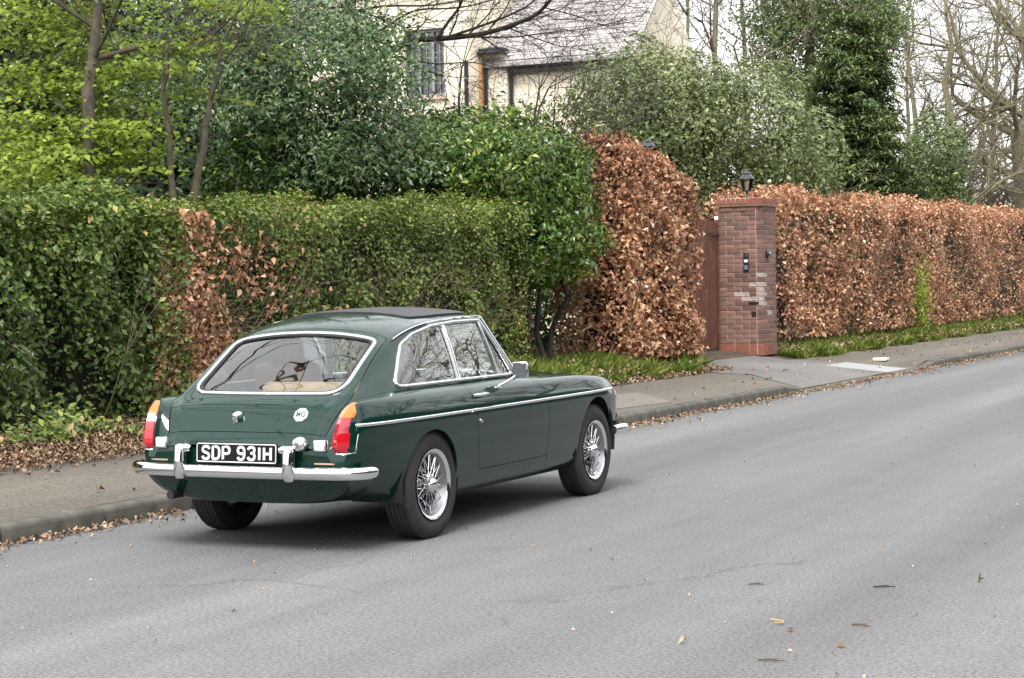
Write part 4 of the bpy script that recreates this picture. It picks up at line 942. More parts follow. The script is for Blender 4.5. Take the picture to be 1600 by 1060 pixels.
def tubes(name, segs, mat, parent, kind=None):
    """segs: list of (p0, p1, r0, r1); one mesh of tapering tubes"""
    A = np.array([s[0] for s in segs]); B_ = np.array([s[1] for s in segs]); r0 = np.array([s[2] for s in segs]); r1 = np.array([s[3] for s in segs])
    t = unit(B_-A); ref = np.where(np.abs(t[:, 2:3]) < .9, np.array([[0, 0, 1.0]]), np.array([[1.0, 0, 0]])); a = unit(np.cross(t, ref)); b = np.cross(t, a)
    vs = []; fs = []; off = 0
    for sides, sel in ((7, r0 > .05), (5, (r0 <= .05) & (r0 > .012)), (3, r0 <= .012)):
        k = np.where(sel)[0]
        if not len(k): continue
        an = np.arange(sides)*2*pi/sides; ring = (a[k, None]*np.cos(an)[None, :, None]+b[k, None]*np.sin(an)[None, :, None])
        v = np.concatenate([A[k, None]+ring*r0[k, None, None], B_[k, None]+ring*r1[k, None, None]], 1); vs.append(v.reshape(-1, 3))
        q = np.arange(sides); f = np.stack([q, (q+1) % sides, sides+(q+1) % sides, sides+q], 1)
        fs.append((f[None]+(np.arange(len(k))*2*sides)[:, None, None]+off).reshape(-1, 4)); off += len(k)*2*sides
    v = np.concatenate(vs); f = np.concatenate(fs); me = bpy.data.meshes.new(name); me.vertices.add(len(v)); me.vertices.foreach_set('co', v.ravel().astype(np.float32))
    me.loops.add(f.size); me.loops.foreach_set('vertex_index', f.ravel().astype(np.int32)); me.polygons.add(len(f)); me.polygons.foreach_set('loop_start', (np.arange(len(f))*4).astype(np.int32))
    me.polygons.foreach_set('use_smooth', np.ones(len(f), bool)); me.update(calc_edges=True); me.materials.append(mat); o = bpy.data.objects.new(name, me)
    if name in ('branches', 'twigs', 'stems'): kind = 'stuff'
    if kind: o['kind'] = kind
    return link_obj(o, parent)
def grow(p, d, L, r, depth, rs, segs, tips, bend=.25, up=.12, kids=(2, 3), shrink=.72, spread=.7, minr=.003, twigs=0):
    """recursive limb: wavering segments that fork"""
    n = max(2, int(L/.35)) if depth > 1 else 2; st = L/n; rr = r
    for i in range(n):
        d = d+rs.normal(size=3)*bend*(.6 if r > .08 else 1)*.5+np.array([0, 0, up*.3]); d /= np.linalg.norm(d); q = p+d*st; r2 = max(minr, r+(r*.62-r)*(i+1)/n); segs.append((p, q, rr, r2)); 
        if depth > 0 and i > 0 and rs.random() < (.55 if depth > 1 else .8):
            e = unit(np.cross(d, rs.normal(size=3))); dd = unit(d*.55+e*spread); grow(q, dd, L*shrink*rs.uniform(.5, .9), max(minr, r2*.5), depth-1, rs, segs, tips, bend, up, kids, shrink, spread, minr)
        p = q; rr = r2
    if depth > 0:
        for k in range(rs.integers(kids[0], kids[1]+1)):
            e = unit(np.cross(d, rs.normal(size=3))); dd = unit(d*.8+e*spread*.8); grow(p, dd, L*shrink*rs.uniform(.75, 1.1), max(minr, rr*.75), depth-1, rs, segs, tips, bend, up, kids, shrink, spread, minr)
    else: tips.append(p)
BARK = pmat('bark_grey', (.085, .070, .050), rough=.9, noise=.4, nscale=12, bump=.5, bscale=30)
BARKG = pmat('bark_mossy', (.185, .160, .100), rough=.9, noise=.4, nscale=9, bump=.5, bscale=30)
BARKD = pmat('bark_dark', (.028, .022, .018), rough=.9, noise=.35, nscale=12, bump=.5, bscale=30)
TWIG = pmat('twig_brown', (.105, .072, .048), rough=.9, noise=.3, nscale=6)
TWIGO = pmat('twig_olive', (.19, .165, .115), rough=.9, noise=.3, nscale=6)
L_HEDGE = leafmat('hedge_leaf', [(0, (.020, .034, .010)), (.35, (.058, .082, .020)), (.65, (.125, .150, .036)), (.86, (.20, .22, .055)), (.93, (.20, .125, .060)), (1, (.30, .19, .11))], gain=(1.6, 1.75, 1.5))
L_DARKH = leafmat('dark_hedge_leaf', [(0, (.012, .032, .010)), (.4, (.038, .078, .022)), (.75, (.080, .145, .036)), (.94, (.16, .22, .050)), (1, (.24, .20, .08))], rough=.4, gain=(2.3, 1.8, 1.4))
L_BEECH = leafmat('beech_leaf', [(0, (.080, .042, .026)), (.35, (.24, .125, .072)), (.65, (.45, .245, .145)), (.9, (.64, .41, .26)), (1, (.70, .55, .38))], rough=.5, trans=.2, gain=(1.32, 1.25, 1.18))
L_LAUREL = leafmat('laurel_leaf', [(0, (.014, .040, .010)), (.4, (.036, .090, .016)), (.75, (.090, .165, .026)), (.95, (.18, .24, .040)), (1, (.21, .25, .06))], rough=.3, spec=.6, gain=(1.55, 1.35, 1.1))
L_HOLLY = leafmat('holly_leaf', [(0, (.010, .024, .010)), (.45, (.030, .062, .024)), (.8, (.072, .115, .048)), (1, (.20, .23, .14))], rough=.33, spec=.4, trans=.15, gain=(1.9, 1.75, 1.5))
L_SPRING = leafmat('spring_leaf', [(0, (.050, .075, .010)), (.5, (.15, .19, .024)), (.85, (.27, .31, .045)), (1, (.36, .34, .09))], rough=.5, trans=.4, gain=(1.4, 1.55, 1.3))
L_OLIVE = leafmat('olive_leaf', [(0, (.040, .056, .022)), (.4, (.100, .125, .052)), (.75, (.190, .210, .100)), (1, (.33, .31, .18))], rough=.45, gain=(1.45, 1.5, 1.35))
L_CONIF = leafmat('conifer_leaf', [(0, (.018, .034, .014)), (.5, (.060, .096, .038)), (.85, (.125, .165, .066)), (1, (.24, .22, .11))], rough=.55, trans=.15, gain=(1.9, 1.75, 1.5))
L_GRASS = leafmat('grass_blade', [(0, (.035, .065, .012)), (.5, (.095, .150, .022)), (.82, (.18, .22, .045)), (.92, (.32, .26, .10)), (1, (.40, .30, .16))], rough=.5, trans=.3, gain=(1.35, 1.25, 1.15))
L_LITTER = leafmat('leaf_litter', [(0, (.070, .042, .026)), (.4, (.180, .115, .070)), (.75, (.320, .215, .135)), (1, (.50, .38, .26))], rough=.8, trans=.05)
CORE = pmat('shaded_branch_core', (.020, .017, .011), rough=1.0, noise=.4, nscale=10)  # inner branches as dark boxes, the shade of hedge hollows put into their colour

def core_box(c, d, parent, rz=0.0):
    m = MB(); m.box(c, d, rz=rz); o = m.build('shaded_branch_core', CORE, parent); return o
def hedge_points(n, p0, p1, half, z0, z1a, z1b, seed, bump=.10, depth=.22, round_top=.12, ends=True, backfrac=.12, wild=.03, endround=0.0):
    """points and normals scattered in the skin of a clipped hedge along p0 -> p1 (front on the +x side)"""
    p0, p1 = np.array(p0, float), np.array(p1, float); L = np.linalg.norm(p1-p0); t = (p1-p0)/L; nn = np.array([t[1], -t[0]])
    if nn[0] < 0: nn = -nn
    h = (z1a+z1b)/2-z0; ar = np.array([L*h, L*2*half*1.2, (2*half*h if ends else 0), (2*half*h if ends else 0), L*h*backfrac]); f = RNG.choice(5, n, p=ar/ar.sum())
    u = RNG.uniform(0, 1, n); v = RNG.uniform(0, 1, n); w = RNG.exponential(depth*.45, n); w = np.minimum(w, depth*2)
    s = np.where(f == 2, 0, np.where(f == 3, 1, u)); q = np.where(f == 0, half, np.where(f == 4, -half, (v if True else 0)*2*half-half)); q = np.where((f == 2) | (f == 3), u*2*half-half, q)
    zt = z1a+(z1b-z1a)*s-endround*np.clip((s-.72)/.28, 0, 1)**2.5; zz = np.where(f == 1, zt, z0+(zt-z0)*np.where((f == 0) | (f == 4) | (f >= 2), v, u))
    # outward normals
    N = np.zeros((n, 3)); N[f == 0] = (*nn, 0); N[f == 4] = (*(-nn), 0); N[f == 1] = (0, 0, 1); N[f == 2] = (*(-t), 0); N[f == 3] = (*t, 0)
    # round the top edges
    edge = np.clip(1-(zt-zz)/round_top, 0, 1); q = q-np.sign(q)*edge**2*round_top*(np.abs(q) > half-.02)*.8
    edq = np.clip(1-(half-np.abs(q))/round_top, 0, 1); zz = np.where(f == 1, zz-edq**2*round_top*.6, zz)
    Pn = np.stack([p0[0]+t[0]*L*s+nn[0]*q, p0[1]+t[1]*L*s+nn[1]*q, zz], 1)
    wb = Wob(5.0, seed); wb2 = Wob(14.0, seed+1)
    disp = wb(Pn)*bump+wb2(Pn)*bump*.45+RNG.normal(size=n)*wild
    return Pn+N*(disp-w)[:, None], N, w, Pn
def stems(parent, name, pts, mat, seed, n=10, h=1.0, r=.012, lean=.2):
    rs = np.random.default_rng(seed); segs = []; tips = []
    for (x, y, z) in pts: grow(np.array([x, y, z]), unit(np.array([rs.normal()*lean, rs.normal()*lean, 1.0])), h, r, 2, rs, segs, tips, up=.2)
    return tubes(name, segs, mat, parent, None)
def hedge(name, label, cat, p0, p1, half, z0, z1a, z1b, n, size, mats, seed, group=None, aspect=.6, tint=None, bump=.10, depth=.22, ends=True, round_top=.12, wild=.03, upn=.35, endround=0.0, thin=0.0):
    c = ((p0[0]+p1[0])/2, (p0[1]+p1[1])/2, z0); H = thing(name, label, cat, c, 0, group); off = np.array(c)
    p, N, w, Pn = hedge_points(n, p0, p1, half, z0, z1a, z1b, seed, bump, depth, round_top, ends, wild=wild, endround=endround)
    if thin:
        th_ = Wob(2.2, seed+21)(Pn)+.6*Wob(6.0, seed+22)(Pn); kp = (RNG.uniform(0, 1, n) > thin*np.clip(th_*1.6+.35, 0, 1)*(Pn[:, 2] < (z1a+z1b)/2-.25)); p, N, w, Pn = p[kp], N[kp], w[kp], Pn[kp]; n = len(p)
    nr = N*.8+rand_dirs(n)*.8+np.array([0, 0, upn]); sz = size*RNG.uniform(.45, 1.4, n)
    tv = (.45+.22*RNG.normal(size=n)+.15*Wob(3.0, seed+9)(Pn)) if tint is None else tint(Pn, w)
    leaves('foliage', p-off, nr, sz, aspect, tv, mats, H, curl=.22 if mats is L_BEECH else 0)
    L = math.hypot(p1[0]-p0[0], p1[1]-p0[1]); an = math.atan2(p1[1]-p0[1], p1[0]-p0[0]); zt = (z1a+z1b)/2
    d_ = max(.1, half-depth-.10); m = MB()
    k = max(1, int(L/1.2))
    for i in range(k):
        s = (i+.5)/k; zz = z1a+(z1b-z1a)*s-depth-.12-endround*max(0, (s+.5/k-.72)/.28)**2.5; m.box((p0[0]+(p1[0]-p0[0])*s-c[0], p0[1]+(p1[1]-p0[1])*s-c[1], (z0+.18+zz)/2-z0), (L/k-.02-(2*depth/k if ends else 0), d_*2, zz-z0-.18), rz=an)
    m.build('shaded_branch_core', CORE, H, kind='stuff')
    rs = np.random.default_rng(seed+3); segs = []; tips = []
    for i in range(int(L*4)):
        s = rs.random(); q = rs.uniform(-.5, .9)*half; nx, ny = sin(an), -cos(an)
        if nx < 0: nx, ny = -nx, -ny
        st = np.array([p0[0]+(p1[0]-p0[0])*s+nx*q-c[0], p0[1]+(p1[1]-p0[1])*s+ny*q-c[1], -.05]); grow(st, unit(np.array([nx*.25+rs.normal()*.2, ny*.25+rs.normal()*.3, 1.0])), (zt-z0)*.42, rs.uniform(.008, .020), 2, rs, segs, tips, up=.15)
    tubes('stems', segs, TWIG, H)
    return H
def blob_points(n, c, r, seed, squash=1.0, bump=.22, shell=.45, freq=2.2, low=0.0):
    """points through the outer shell of a lumpy crown"""
    d = rand_dirs(n); rr = 1-RNG.exponential(shell*.35, n); rr = np.clip(rr, .15, 1.0)
    wb = Wob(freq, seed); wb2 = Wob(freq*3, seed+1); R0 = 1+bump*wb(d*2)+bump*.5*wb2(d*2)
    return np.array(c)+d*np.array(r)*(rr*R0)[:, None], d, rr
def shrub(name, label, cat, base, blobs, n, size, aspect, mat, seed, group=None, bark=BARKD, stem_n=6, stem_r=.03, tv0=.45, tvs=.2, upn=.5, droop=.0, shell=.5, bump=.25, outw=.7):
    S = thing(name, label, cat, base, 0, group); b = np.array(base); vol = np.array([x[1][0]*x[1][1]+x[1][0]*x[1][2]+x[1][1]*x[1][2] for x in blobs]); cnt = (n*vol/vol.sum()).astype(int); Pp = []; Nn = []; Rr = []
    for k, (c, r) in enumerate(blobs):
        p, d, rr = blob_points(cnt[k], c, r, seed+k*7, bump=bump, shell=shell); Pp.append(p); Nn.append(d); Rr.append(rr)
    p = np.concatenate(Pp); d = np.concatenate(Nn); rr = np.concatenate(Rr); ok = p[:, 2] > gz_ground(p[0, 0])+.05; p, d, rr = p[ok], d[ok], rr[ok]; m = len(p)
    tv = tv0+tvs*RNG.normal(size=m)+.16*Wob(2.5, seed+5)(p)
    leaves('foliage', p-b, d*outw+rand_dirs(m)*.8+np.array([0, 0, upn]), size*RNG.uniform(.45, 1.4, m), aspect, tv, mat, S, droop=droop, curl=.12 if mat is L_LAUREL else 0)
    rs = np.random.default_rng(seed+2); segs = []; tips = []
    for k in range(stem_n):
        c, r = blobs[k % len(blobs)]; tgt = np.array(c)-b+rs.normal(size=3)*np.array(r)*.3; st = np.array([rs.normal()*.25, rs.normal()*.25, -.1]); v = tgt-st; L = np.linalg.norm(v)
        q = st; dcur = unit(v)
        for i in range(5):
            q2 = st+v*(i+1)/5+rs.normal(size=3)*.04*L*(i < 4); segs.append((q, q2, stem_r*(1-.14*i), stem_r*(1-.14*(i+1)))); q = q2
            if i > 1: grow(q, unit(dcur+rs.normal(size=3)*.6), L*.35, stem_r*.45, 2, rs, segs, tips)
    tubes('stems', segs, bark, S)
    return S

# ---- clipped hedge along the pavement: three plants grown into one another
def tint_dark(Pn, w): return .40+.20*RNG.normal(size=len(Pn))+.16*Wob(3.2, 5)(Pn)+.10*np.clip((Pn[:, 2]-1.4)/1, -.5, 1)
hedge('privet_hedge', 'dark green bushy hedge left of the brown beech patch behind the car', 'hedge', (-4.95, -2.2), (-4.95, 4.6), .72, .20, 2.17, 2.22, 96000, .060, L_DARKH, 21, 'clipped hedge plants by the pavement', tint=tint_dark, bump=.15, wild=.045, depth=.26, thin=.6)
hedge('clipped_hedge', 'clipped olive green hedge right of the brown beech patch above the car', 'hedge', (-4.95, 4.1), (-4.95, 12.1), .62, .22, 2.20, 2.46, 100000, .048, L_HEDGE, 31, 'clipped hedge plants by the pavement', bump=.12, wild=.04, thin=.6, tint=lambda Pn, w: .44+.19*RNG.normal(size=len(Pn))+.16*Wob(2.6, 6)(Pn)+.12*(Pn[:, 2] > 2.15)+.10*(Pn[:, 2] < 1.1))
# beech patch: brown leaves spilling over the hedge face
BP = thing('beech_plant', 'brown leaved young beech in the hedge face behind the car boot', 'hedge', (-4.5, 5.0, .2), 0, 'clipped hedge plants by the pavement')
n = 15000; y = 4.35+RNG.gamma(1.5, .50, n)-.15; z = RNG.uniform(.25, 2.16, n); y = y+(z-1.2)*.12
lim = RNG.uniform(0, 1, n) < np.clip(np.where(y < 5.6, .95, .40)*(.62+.75*Wob(4.0, 78)(np.stack([y*0, y, z], 1))+.25*(1.4-z)), 0, 1); y, z = y[lim], z[lim]; n = len(y)
x = -4.27-RNG.exponential(.09, n)+.05*Wob(6, 77)(np.stack([y*0, y, z], 1))
leaves('foliage', np.stack([x+4.5, y-5.0, z-.2], 1), np.array([1, -.2, .3])*.8+rand_dirs(n)*.85, .066*RNG.uniform(.45, 1.4, n), .62, .52+.24*RNG.normal(size=n), L_BEECH, BP, droop=.12, curl=.22)
stems(BP, 'stems', [(.02, yy, -.05) for yy in np.linspace(-.6, .5, 7)], TWIG, 8, h=.9, r=.012)

# ---- laurels
shrub('laurel_shrub', 'bright green laurel arching over the end of the clipped hedge', 'shrub', (-4.7, 13.0, .32), [((-5.0, 12.9, 2.78), (1.0, 1.25, .85)), ((-4.62, 13.1, 2.05), (.82, .90, .72)), ((-5.45, 12.2, 3.08), (.8, .9, .55)), ((-4.7, 13.5, 3.0), (.6, .6, .5))], 25000, .092, .42, L_LAUREL, 41, stem_n=9, stem_r=.045, tv0=.55, tvs=.23, shell=.6, bump=.42)
shrub('laurel_shrub', 'large dark laurel rising behind the clipped hedge below the house window', 'shrub', (-6.6, 13.0, .42), [((-6.6, 12.9, 3.0), (1.5, 1.7, 1.05)), ((-6.2, 14.4, 2.9), (1.2, 1.3, 1.1)), ((-7.4, 11.6, 3.1), (1.3, 1.3, 1.05)), ((-6.5, 12.8, 1.5), (1.4, 2.2, 1.2))], 28000, .112, .42, L_LAUREL, 45, stem_n=10, stem_r=.05, tv0=.32, tvs=.22, shell=.6, bump=.42)
# ---- beech column by the gate and long beech hedge
def tint_beech(Pn, w): return .50+.23*RNG.normal(size=len(Pn))+.12*Wob(3.0, 15)(Pn)
hedge('beech_column', 'tall rounded brown beech hedge column left of the wooden gate', 'hedge', (-4.50, 14.45), (-4.30, 16.50), .62, .42, 3.36, 3.34, 28000, .080, L_BEECH, 51, aspect=.6, tint=tint_beech, bump=.17, depth=.24, round_top=.40, wild=.06, endround=.55, thin=.5)
hedge('beech_hedge', 'long brown clipped beech hedge running right from the gate pillar', 'hedge', (-4.55, 20.95), (-5.0, 52), .62, .48, 2.98, 3.52, 100000, .082, L_BEECH, 61, aspect=.6, tint=tint_beech, bump=.15, depth=.22, round_top=.25, wild=.06, thin=.85)
UB = thing('beech_plant', 'low brown leaved beech growth under the bright green laurel', 'hedge', (-5.3, 13.1, .38)); n = 7000
up_ = np.stack([-5.35-.25*np.abs(RNG.normal(size=n)), RNG.uniform(11.6, 14.4, n), .35+RNG.beta(1.3, 1.5, n)*1.7], 1); leaves('foliage', up_-np.array([-5.3, 13.1, .38]), rand_dirs(n)*.9+np.array([.7, -.4, .3]), .075*RNG.uniform(.5, 1.3, n), .6, .55+.25*RNG.normal(size=n), L_BEECH, UB, droop=.1, curl=.22)
stems(UB, 'stems', [(-.1, yy, -.05) for yy in np.linspace(-1.3, 1.2, 9)], TWIG, 18, h=.8, r=.012)
_g = P(885, 470, 30); shrub('garden_shrub', 'low dark garden shrub in shade behind the bright green laurel', 'shrub', (_g[0], _g[1], .42), [((_g[0], _g[1], 1.3), (1.0, 1.3, 1.2)), ((_g[0]-1.2, _g[1]-.6, 1.2), (1.0, 1.2, 1.1))], 9000, .11, .45, L_LAUREL, 58, stem_n=5, tv0=.3)
# sprig of new green in the beech hedge
g = thing('young_shoot', 'fresh yellow green shoot growing out of the brown beech hedge', 'plant', (-4.15, 31.6, .55)); n = 900
leaves('foliage', RNG.normal(size=(n, 3))*np.array([.12, .22, .42])+np.array([.12, 0, .55]), rand_dirs(n)+[.6, 0, .4], .075*RNG.uniform(.6, 1.2, n), .6, .7+.2*RNG.normal(size=n), L_SPRING, g)
stems(g, 'stem', [(0, 0, -.05)], TWIG, 12, h=.5, r=.012)

# ---- trees behind the clipped hedge
def tree(name, label, base, trunk_pts, r0, mat, seed, depth=4, L=1.6, group=None, cat='tree', **kw):
    """trunk through given points, limbs grown from it; returns thing, limb segments, tips"""
    T = thing(name, label, cat, base, 0, group); b = np.array(base); rs = np.random.default_rng(seed); pts = [np.array(p)-b for p in trunk_pts]; tr = []; segs = []; tips = []; n = len(pts)-1; start = kw.pop('start', .3); nb = kw.pop('nb', 3); sub = []
    for i in range(n):
        for k in range(3):
            a, c = pts[i]+(pts[i+1]-pts[i])*k/3, pts[i]+(pts[i+1]-pts[i])*(k+1)/3; sub.append((a, c))
    N = len(sub); jit = [np.zeros(3)]+[rs.normal(size=3)*r0*.25 for _ in range(N-1)]+[np.zeros(3)]
    for i, (a, c) in enumerate(sub):
        ra, rb = r0*(1-.75*i/N), r0*(1-.75*(i+1)/N); flare = 1.35 if i == 0 else 1; tr.append((a+jit[i], c+jit[i+1], ra*flare, rb))
        if i/N >= start:
            for k in range(nb):
                d = unit(c-a); e = unit(np.cross(d, rs.normal(size=3))); grow(c+jit[i+1], unit(d*.5+e), L*rs.uniform(.6, 1.1)*(1-.35*i/N), rb*rs.uniform(.3, .55), depth-1, rs, segs, tips, **kw)
    grow(pts[-1], unit(pts[-1]-pts[-2]), L*.8, r0*.25, depth-1, rs, segs, tips, **kw)
    tp = [tr[0][0]]+[q[1] for q in tr]; m = MB(); m.tube(tp, [tr[0][2]]+[q[3] for q in tr], 10); m.build('trunk', mat, T, 60)
    return T, segs, np.array(tips), rs
gz0 = .42
# spring tree, far left
b0 = P(140, 300, 18.3); b0[2] = gz0; t1 = P(140, 140, 18.3); t2 = P(155, 0, 18.5); t3 = P(150, -260, 19)
T, segs, tips, rs = tree('spring_tree', 'tree in fresh yellow green leaf with grey trunk at far left', tuple(b0), [b0, t1, t2, t3], .085, BARK, 71, depth=3, L=1.5, start=.25, nb=3, up=.0, spread=.9)
tubes('branches', segs, BARK, T)
def sprays(T, centers, n_each, flat, rad, size, mat, tv0, aspect=.7, seed=1, upn=1.2, droop=.1, tvs=.2, name='foliage'):
    c = np.repeat(np.asarray(centers), n_each, 0); m = len(c); p = c+RNG.normal(size=(m, 3))*np.array([rad, rad, rad*flat]); 
    leaves(name, p, rand_dirs(m)*.7+np.array([0, 0, upn])+np.array([.3, -.4, 0]), size*RNG.uniform(.55, 1.2, m), aspect, tv0+tvs*RNG.normal(size=m), mat, T, droop=droop)
cs = []
for (px, py, d, k, sx_, sy_) in ((60, 60, 19, 26, 70, 60), (150, 100, 19.3, 22, 80, 50), (120, 220, 18.6, 34, 90, 45), (40, 240, 18.2, 26, 60, 45), (230, 95, 19.0, 18, 60, 25), (300, 70, 19.4, 16, 60, 14), (200, 250, 18.8, 16, 60, 16), (60, 150, 19, 18, 60, 40), (80, -60, 19.2, 30, 120, 60), (230, -30, 19.4, 16, 80, 40), (330, 15, 19.8, 10, 40, 10), (-60, 100, 18.5, 30, 60, 120), (60, 270, 18.0, 34, 90, 25), (190, 200, 18.8, 26, 60, 60), (100, 20, 19.6, 34, 120, 50), (250, 150, 19.5, 14, 60, 30)):
    for _ in range(int(k*.62)): cs.append(P(px+rs.normal()*sx_*.7, py+rs.normal()*sy_*.7, d+rs.normal()*.5)-np.array(b0))
sprays(T, cs, 60, .16, .22, .078, L_SPRING, .50, tvs=.22)
segs2 = []
for c in cs[::1]:
    k = np.argmin([np.linalg.norm(c-tp) for tp in tips]) if len(tips) else 0; a = tips[k] if np.linalg.norm(tips[k]-c) < 1.2 else c+np.array([-.2, .3, -.25]); segs2.append((a, (a+c)/2+rs.normal(size=3)*.05, .007, .005)); segs2.append((segs2[-1][1], c, .005, .003))
tubes('twigs', segs2, BARK, T)
# thin stems seen under the evergreen
for (pa, pb, pc, d, r, lab) in (((268, 310), (262, 215), (255, 110), 18.2, .042, 'thin straight grey stem rising behind the clipped hedge, left of the leaning one'), ((300, 310), (316, 230), (338, 120), 18.4, .055, 'thin leaning grey stem curving right behind the clipped hedge')):
    bb = P(*pa, d); bb[2] = gz0
    T, segs, tips, rs = tree('thin_stem_tree', lab, tuple(bb), [bb, P(*pa, d), P(*pb, d), P(*pc, d), P(pc[0]+8, pc[1]-50, d)], r, BARK, 73+pa[0], depth=3, L=1.1, start=.55, nb=2)
    tubes('branches', segs, BARK, T)
    tt = tips[RNG.integers(0, len(tips), 70)]; sprays(T, tt, 22, .5, .13, .06, L_SPRING if pa[0] < 290 else L_HOLLY, .4)
# dark evergreen (holly) crown
hb_ = P(450, 300, 24.5); hb_[2] = gz0
T, segs, tips, rs = tree('holly_tree', 'dark glossy evergreen tree spreading behind the clipped hedge', tuple(hb_), [hb_, P(452, 200, 24.5), P(445, 60, 24.5), P(440, -160, 24.5), P(440, -420, 24.5)], .13, BARKD, 83, depth=3, L=1.7, start=.2, nb=4, up=0.0, spread=.95)
tubes('branches', segs, BARKD, T)
cs = []
for (px, py, d, k, sx_, sy_) in ((330, 140, 23.2, 36, 80, 45), (430, 60, 23.5, 44, 110, 60), (520, 130, 23.0, 44, 70, 60), (380, 190, 24.2, 26, 90, 40), (560, 210, 23.6, 34, 60, 45), (640, 175, 23.8, 14, 40, 22), (450, -60, 24, 60, 160, 70), (250, 90, 24.5, 34, 70, 80), (470, 250, 25.0, 34, 110, 25), (480, -260, 24.5, 70, 200, 120), (540, 40, 23.5, 18, 35, 40), (640, 262, 22.9, 12, 50, 12), (590, 105, 23.4, 16, 30, 30), (575, 30, 23.6, 12, 25, 35)):
    for _ in range(int(k*.5)): cs.append(P(px+rs.normal()*sx_*.68, py+rs.normal()*sy_*.68, d+rs.normal()*.7)-np.array(hb_))
sprays(T, cs, 150, .50, .25, .080, L_HOLLY, .45, aspect=.48, upn=.6, droop=.15, tvs=.22)
# dense evergreen masses further back, closing the view under the trees
_a, _b, _c, _d = P(70, 300, 27), P(230, 300, 29), P(-90, 300, 26), P(330, 300, 30)
shrub('tall_evergreen', 'tall dark evergreen thicket behind the fresh green tree at far left', 'shrub', (_a[0], _a[1], gz0), [((_a[0], _a[1], 5.0), (2.3, 2.6, 2.6)), ((_b[0], _b[1], 5.2), (2.2, 2.6, 2.6)), ((_c[0], _c[1], 5.0), (2.2, 2.6, 3.0)), ((_a[0], _a[1], 2.2), (2.4, 2.8, 2.0)), ((_b[0], _b[1], 2.3), (2.2, 2.6, 2.0)), ((_c[0], _c[1], 2.3), (2.2, 2.6, 2.2)), ((_d[0], _d[1], 2.3), (2.0, 2.4, 2.0)), ((_d[0], _d[1], 4.6), (1.5, 2.0, 1.5))], 50000, .20, .45, L_HOLLY, 187, stem_n=16, stem_r=.08, tv0=.36)
shrub('rhododendron', 'dense dark evergreen bush in shade far behind the thin stems', 'shrub', (-11.5, 13.5, gz0), [((-11.5, 13.5, 2.4), (2.4, 2.6, 2.2)), ((-13.5, 10.5, 2.8), (2.6, 2.8, 2.6)), ((-12.8, 8.0, 2.6), (2.4, 2.6, 2.6)), ((-10.2, 16.0, 2.2), (1.8, 2.0, 1.8)), ((-14, 8.5, 5.6), (2.6, 3, 1.8))], 40000, .15, .42, L_HOLLY, 87, stem_n=14, stem_r=.06, tv0=.38)
# ---- bare tree whose long branch reaches across the house
bb = P(560, 300, 27); bb[2] = gz0
BT = thing('bare_tree', 'bare tree with a long dark branch reaching right across the house', 'tree', tuple(bb), 0); rs = np.random.default_rng(91); off = np.array(bb)
tr = []; q = bb
for px, py, d, ra, rb in ((548, 200, 27, .14, .12), (540, 100, 27, .12, .10), (552, -60, 27, .10, .08), (560, -260, 27.2, .08, .05)):
    e = P(px, py, d); tr.append((q-off, e-off, ra, rb)); q = e
tubes('trunk', tr, BARKD, BT); segs = []; tips = []
def limb(pts, r0, r1, kids=True):
    W_ = [P(*p) for p in pts]; n = len(W_)-1; M_ = []
    for i in range(n):
        for k in range(4):
            t = k/4; p0_, p1_, p2_, p3_ = W_[max(0, i-1)], W_[i], W_[i+1], W_[min(n, i+2)]; M_.append(.5*((2*p1_)+(-p0_+p2_)*t+(2*p0_-5*p1_+4*p2_-p3_)*t*t+(-p0_+3*p1_-3*p2_+p3_)*t**3))
    M_.append(W_[-1]); K = len(M_)-1
    for i in range(K):
        a, c = M_[i]-off, M_[i+1]-off; ra, rb = r0+(r1-r0)*i/K, r0+(r1-r0)*(i+1)/K; segs.append((a, c, ra, rb))
        if kids and i > 2 and rs.random() < .7:
            d = unit(c-a); e = unit(np.cross(d, rs.normal(size=3))); grow(c, unit(d*.8+e*.8), rs.uniform(.4, 1.0), max(.004, rb*.35), 3, rs, segs, tips, up=.05, minr=.0028)
limb([(545, 112, 27), (600, 84, 26.6), (650, 64, 26.2), (700, 60, 26), (760, 52, 25.8), (820, 32, 25.5), (850, 12, 25.3), (880, -30, 25)], .055, .022)
limb([(690, 62, 26), (760, 38, 25.8), (800, 22, 25.8), (830, 5, 25.6), (860, -30, 25.4)], .022, .010)
limb([(685, 58, 26), (700, 35, 26), (718, 10, 26), (730, -30, 26)], .026, .015)
limb([(720, 58, 26), (800, 58, 25.5), (850, 52, 25.2), (920, 44, 25), (980, 30, 24.8)], .014, .005)
limb([(560, 60, 27), (600, 45, 26.6), (630, 25, 26.4), (660, 15, 26.2), (720, 12, 26), (790, -5, 26)], .024, .008)
limb([(590, 92, 26.5), (625, 90, 26.4), (680, 100, 26.2), (740, 98, 26), (800, 112, 25.8), (870, 118, 25.6)], .016, .004)
limb([(548, 20, 27), (600, 10, 26.8), (680, 8, 26.5), (760, -10, 26)], .022, .008)
limb([(850, 12, 25.3), (900, 25, 25), (950, 40, 24.8), (1000, 30, 24.6)], .012, .004)
tubes('branches', segs, BARKD, BT)

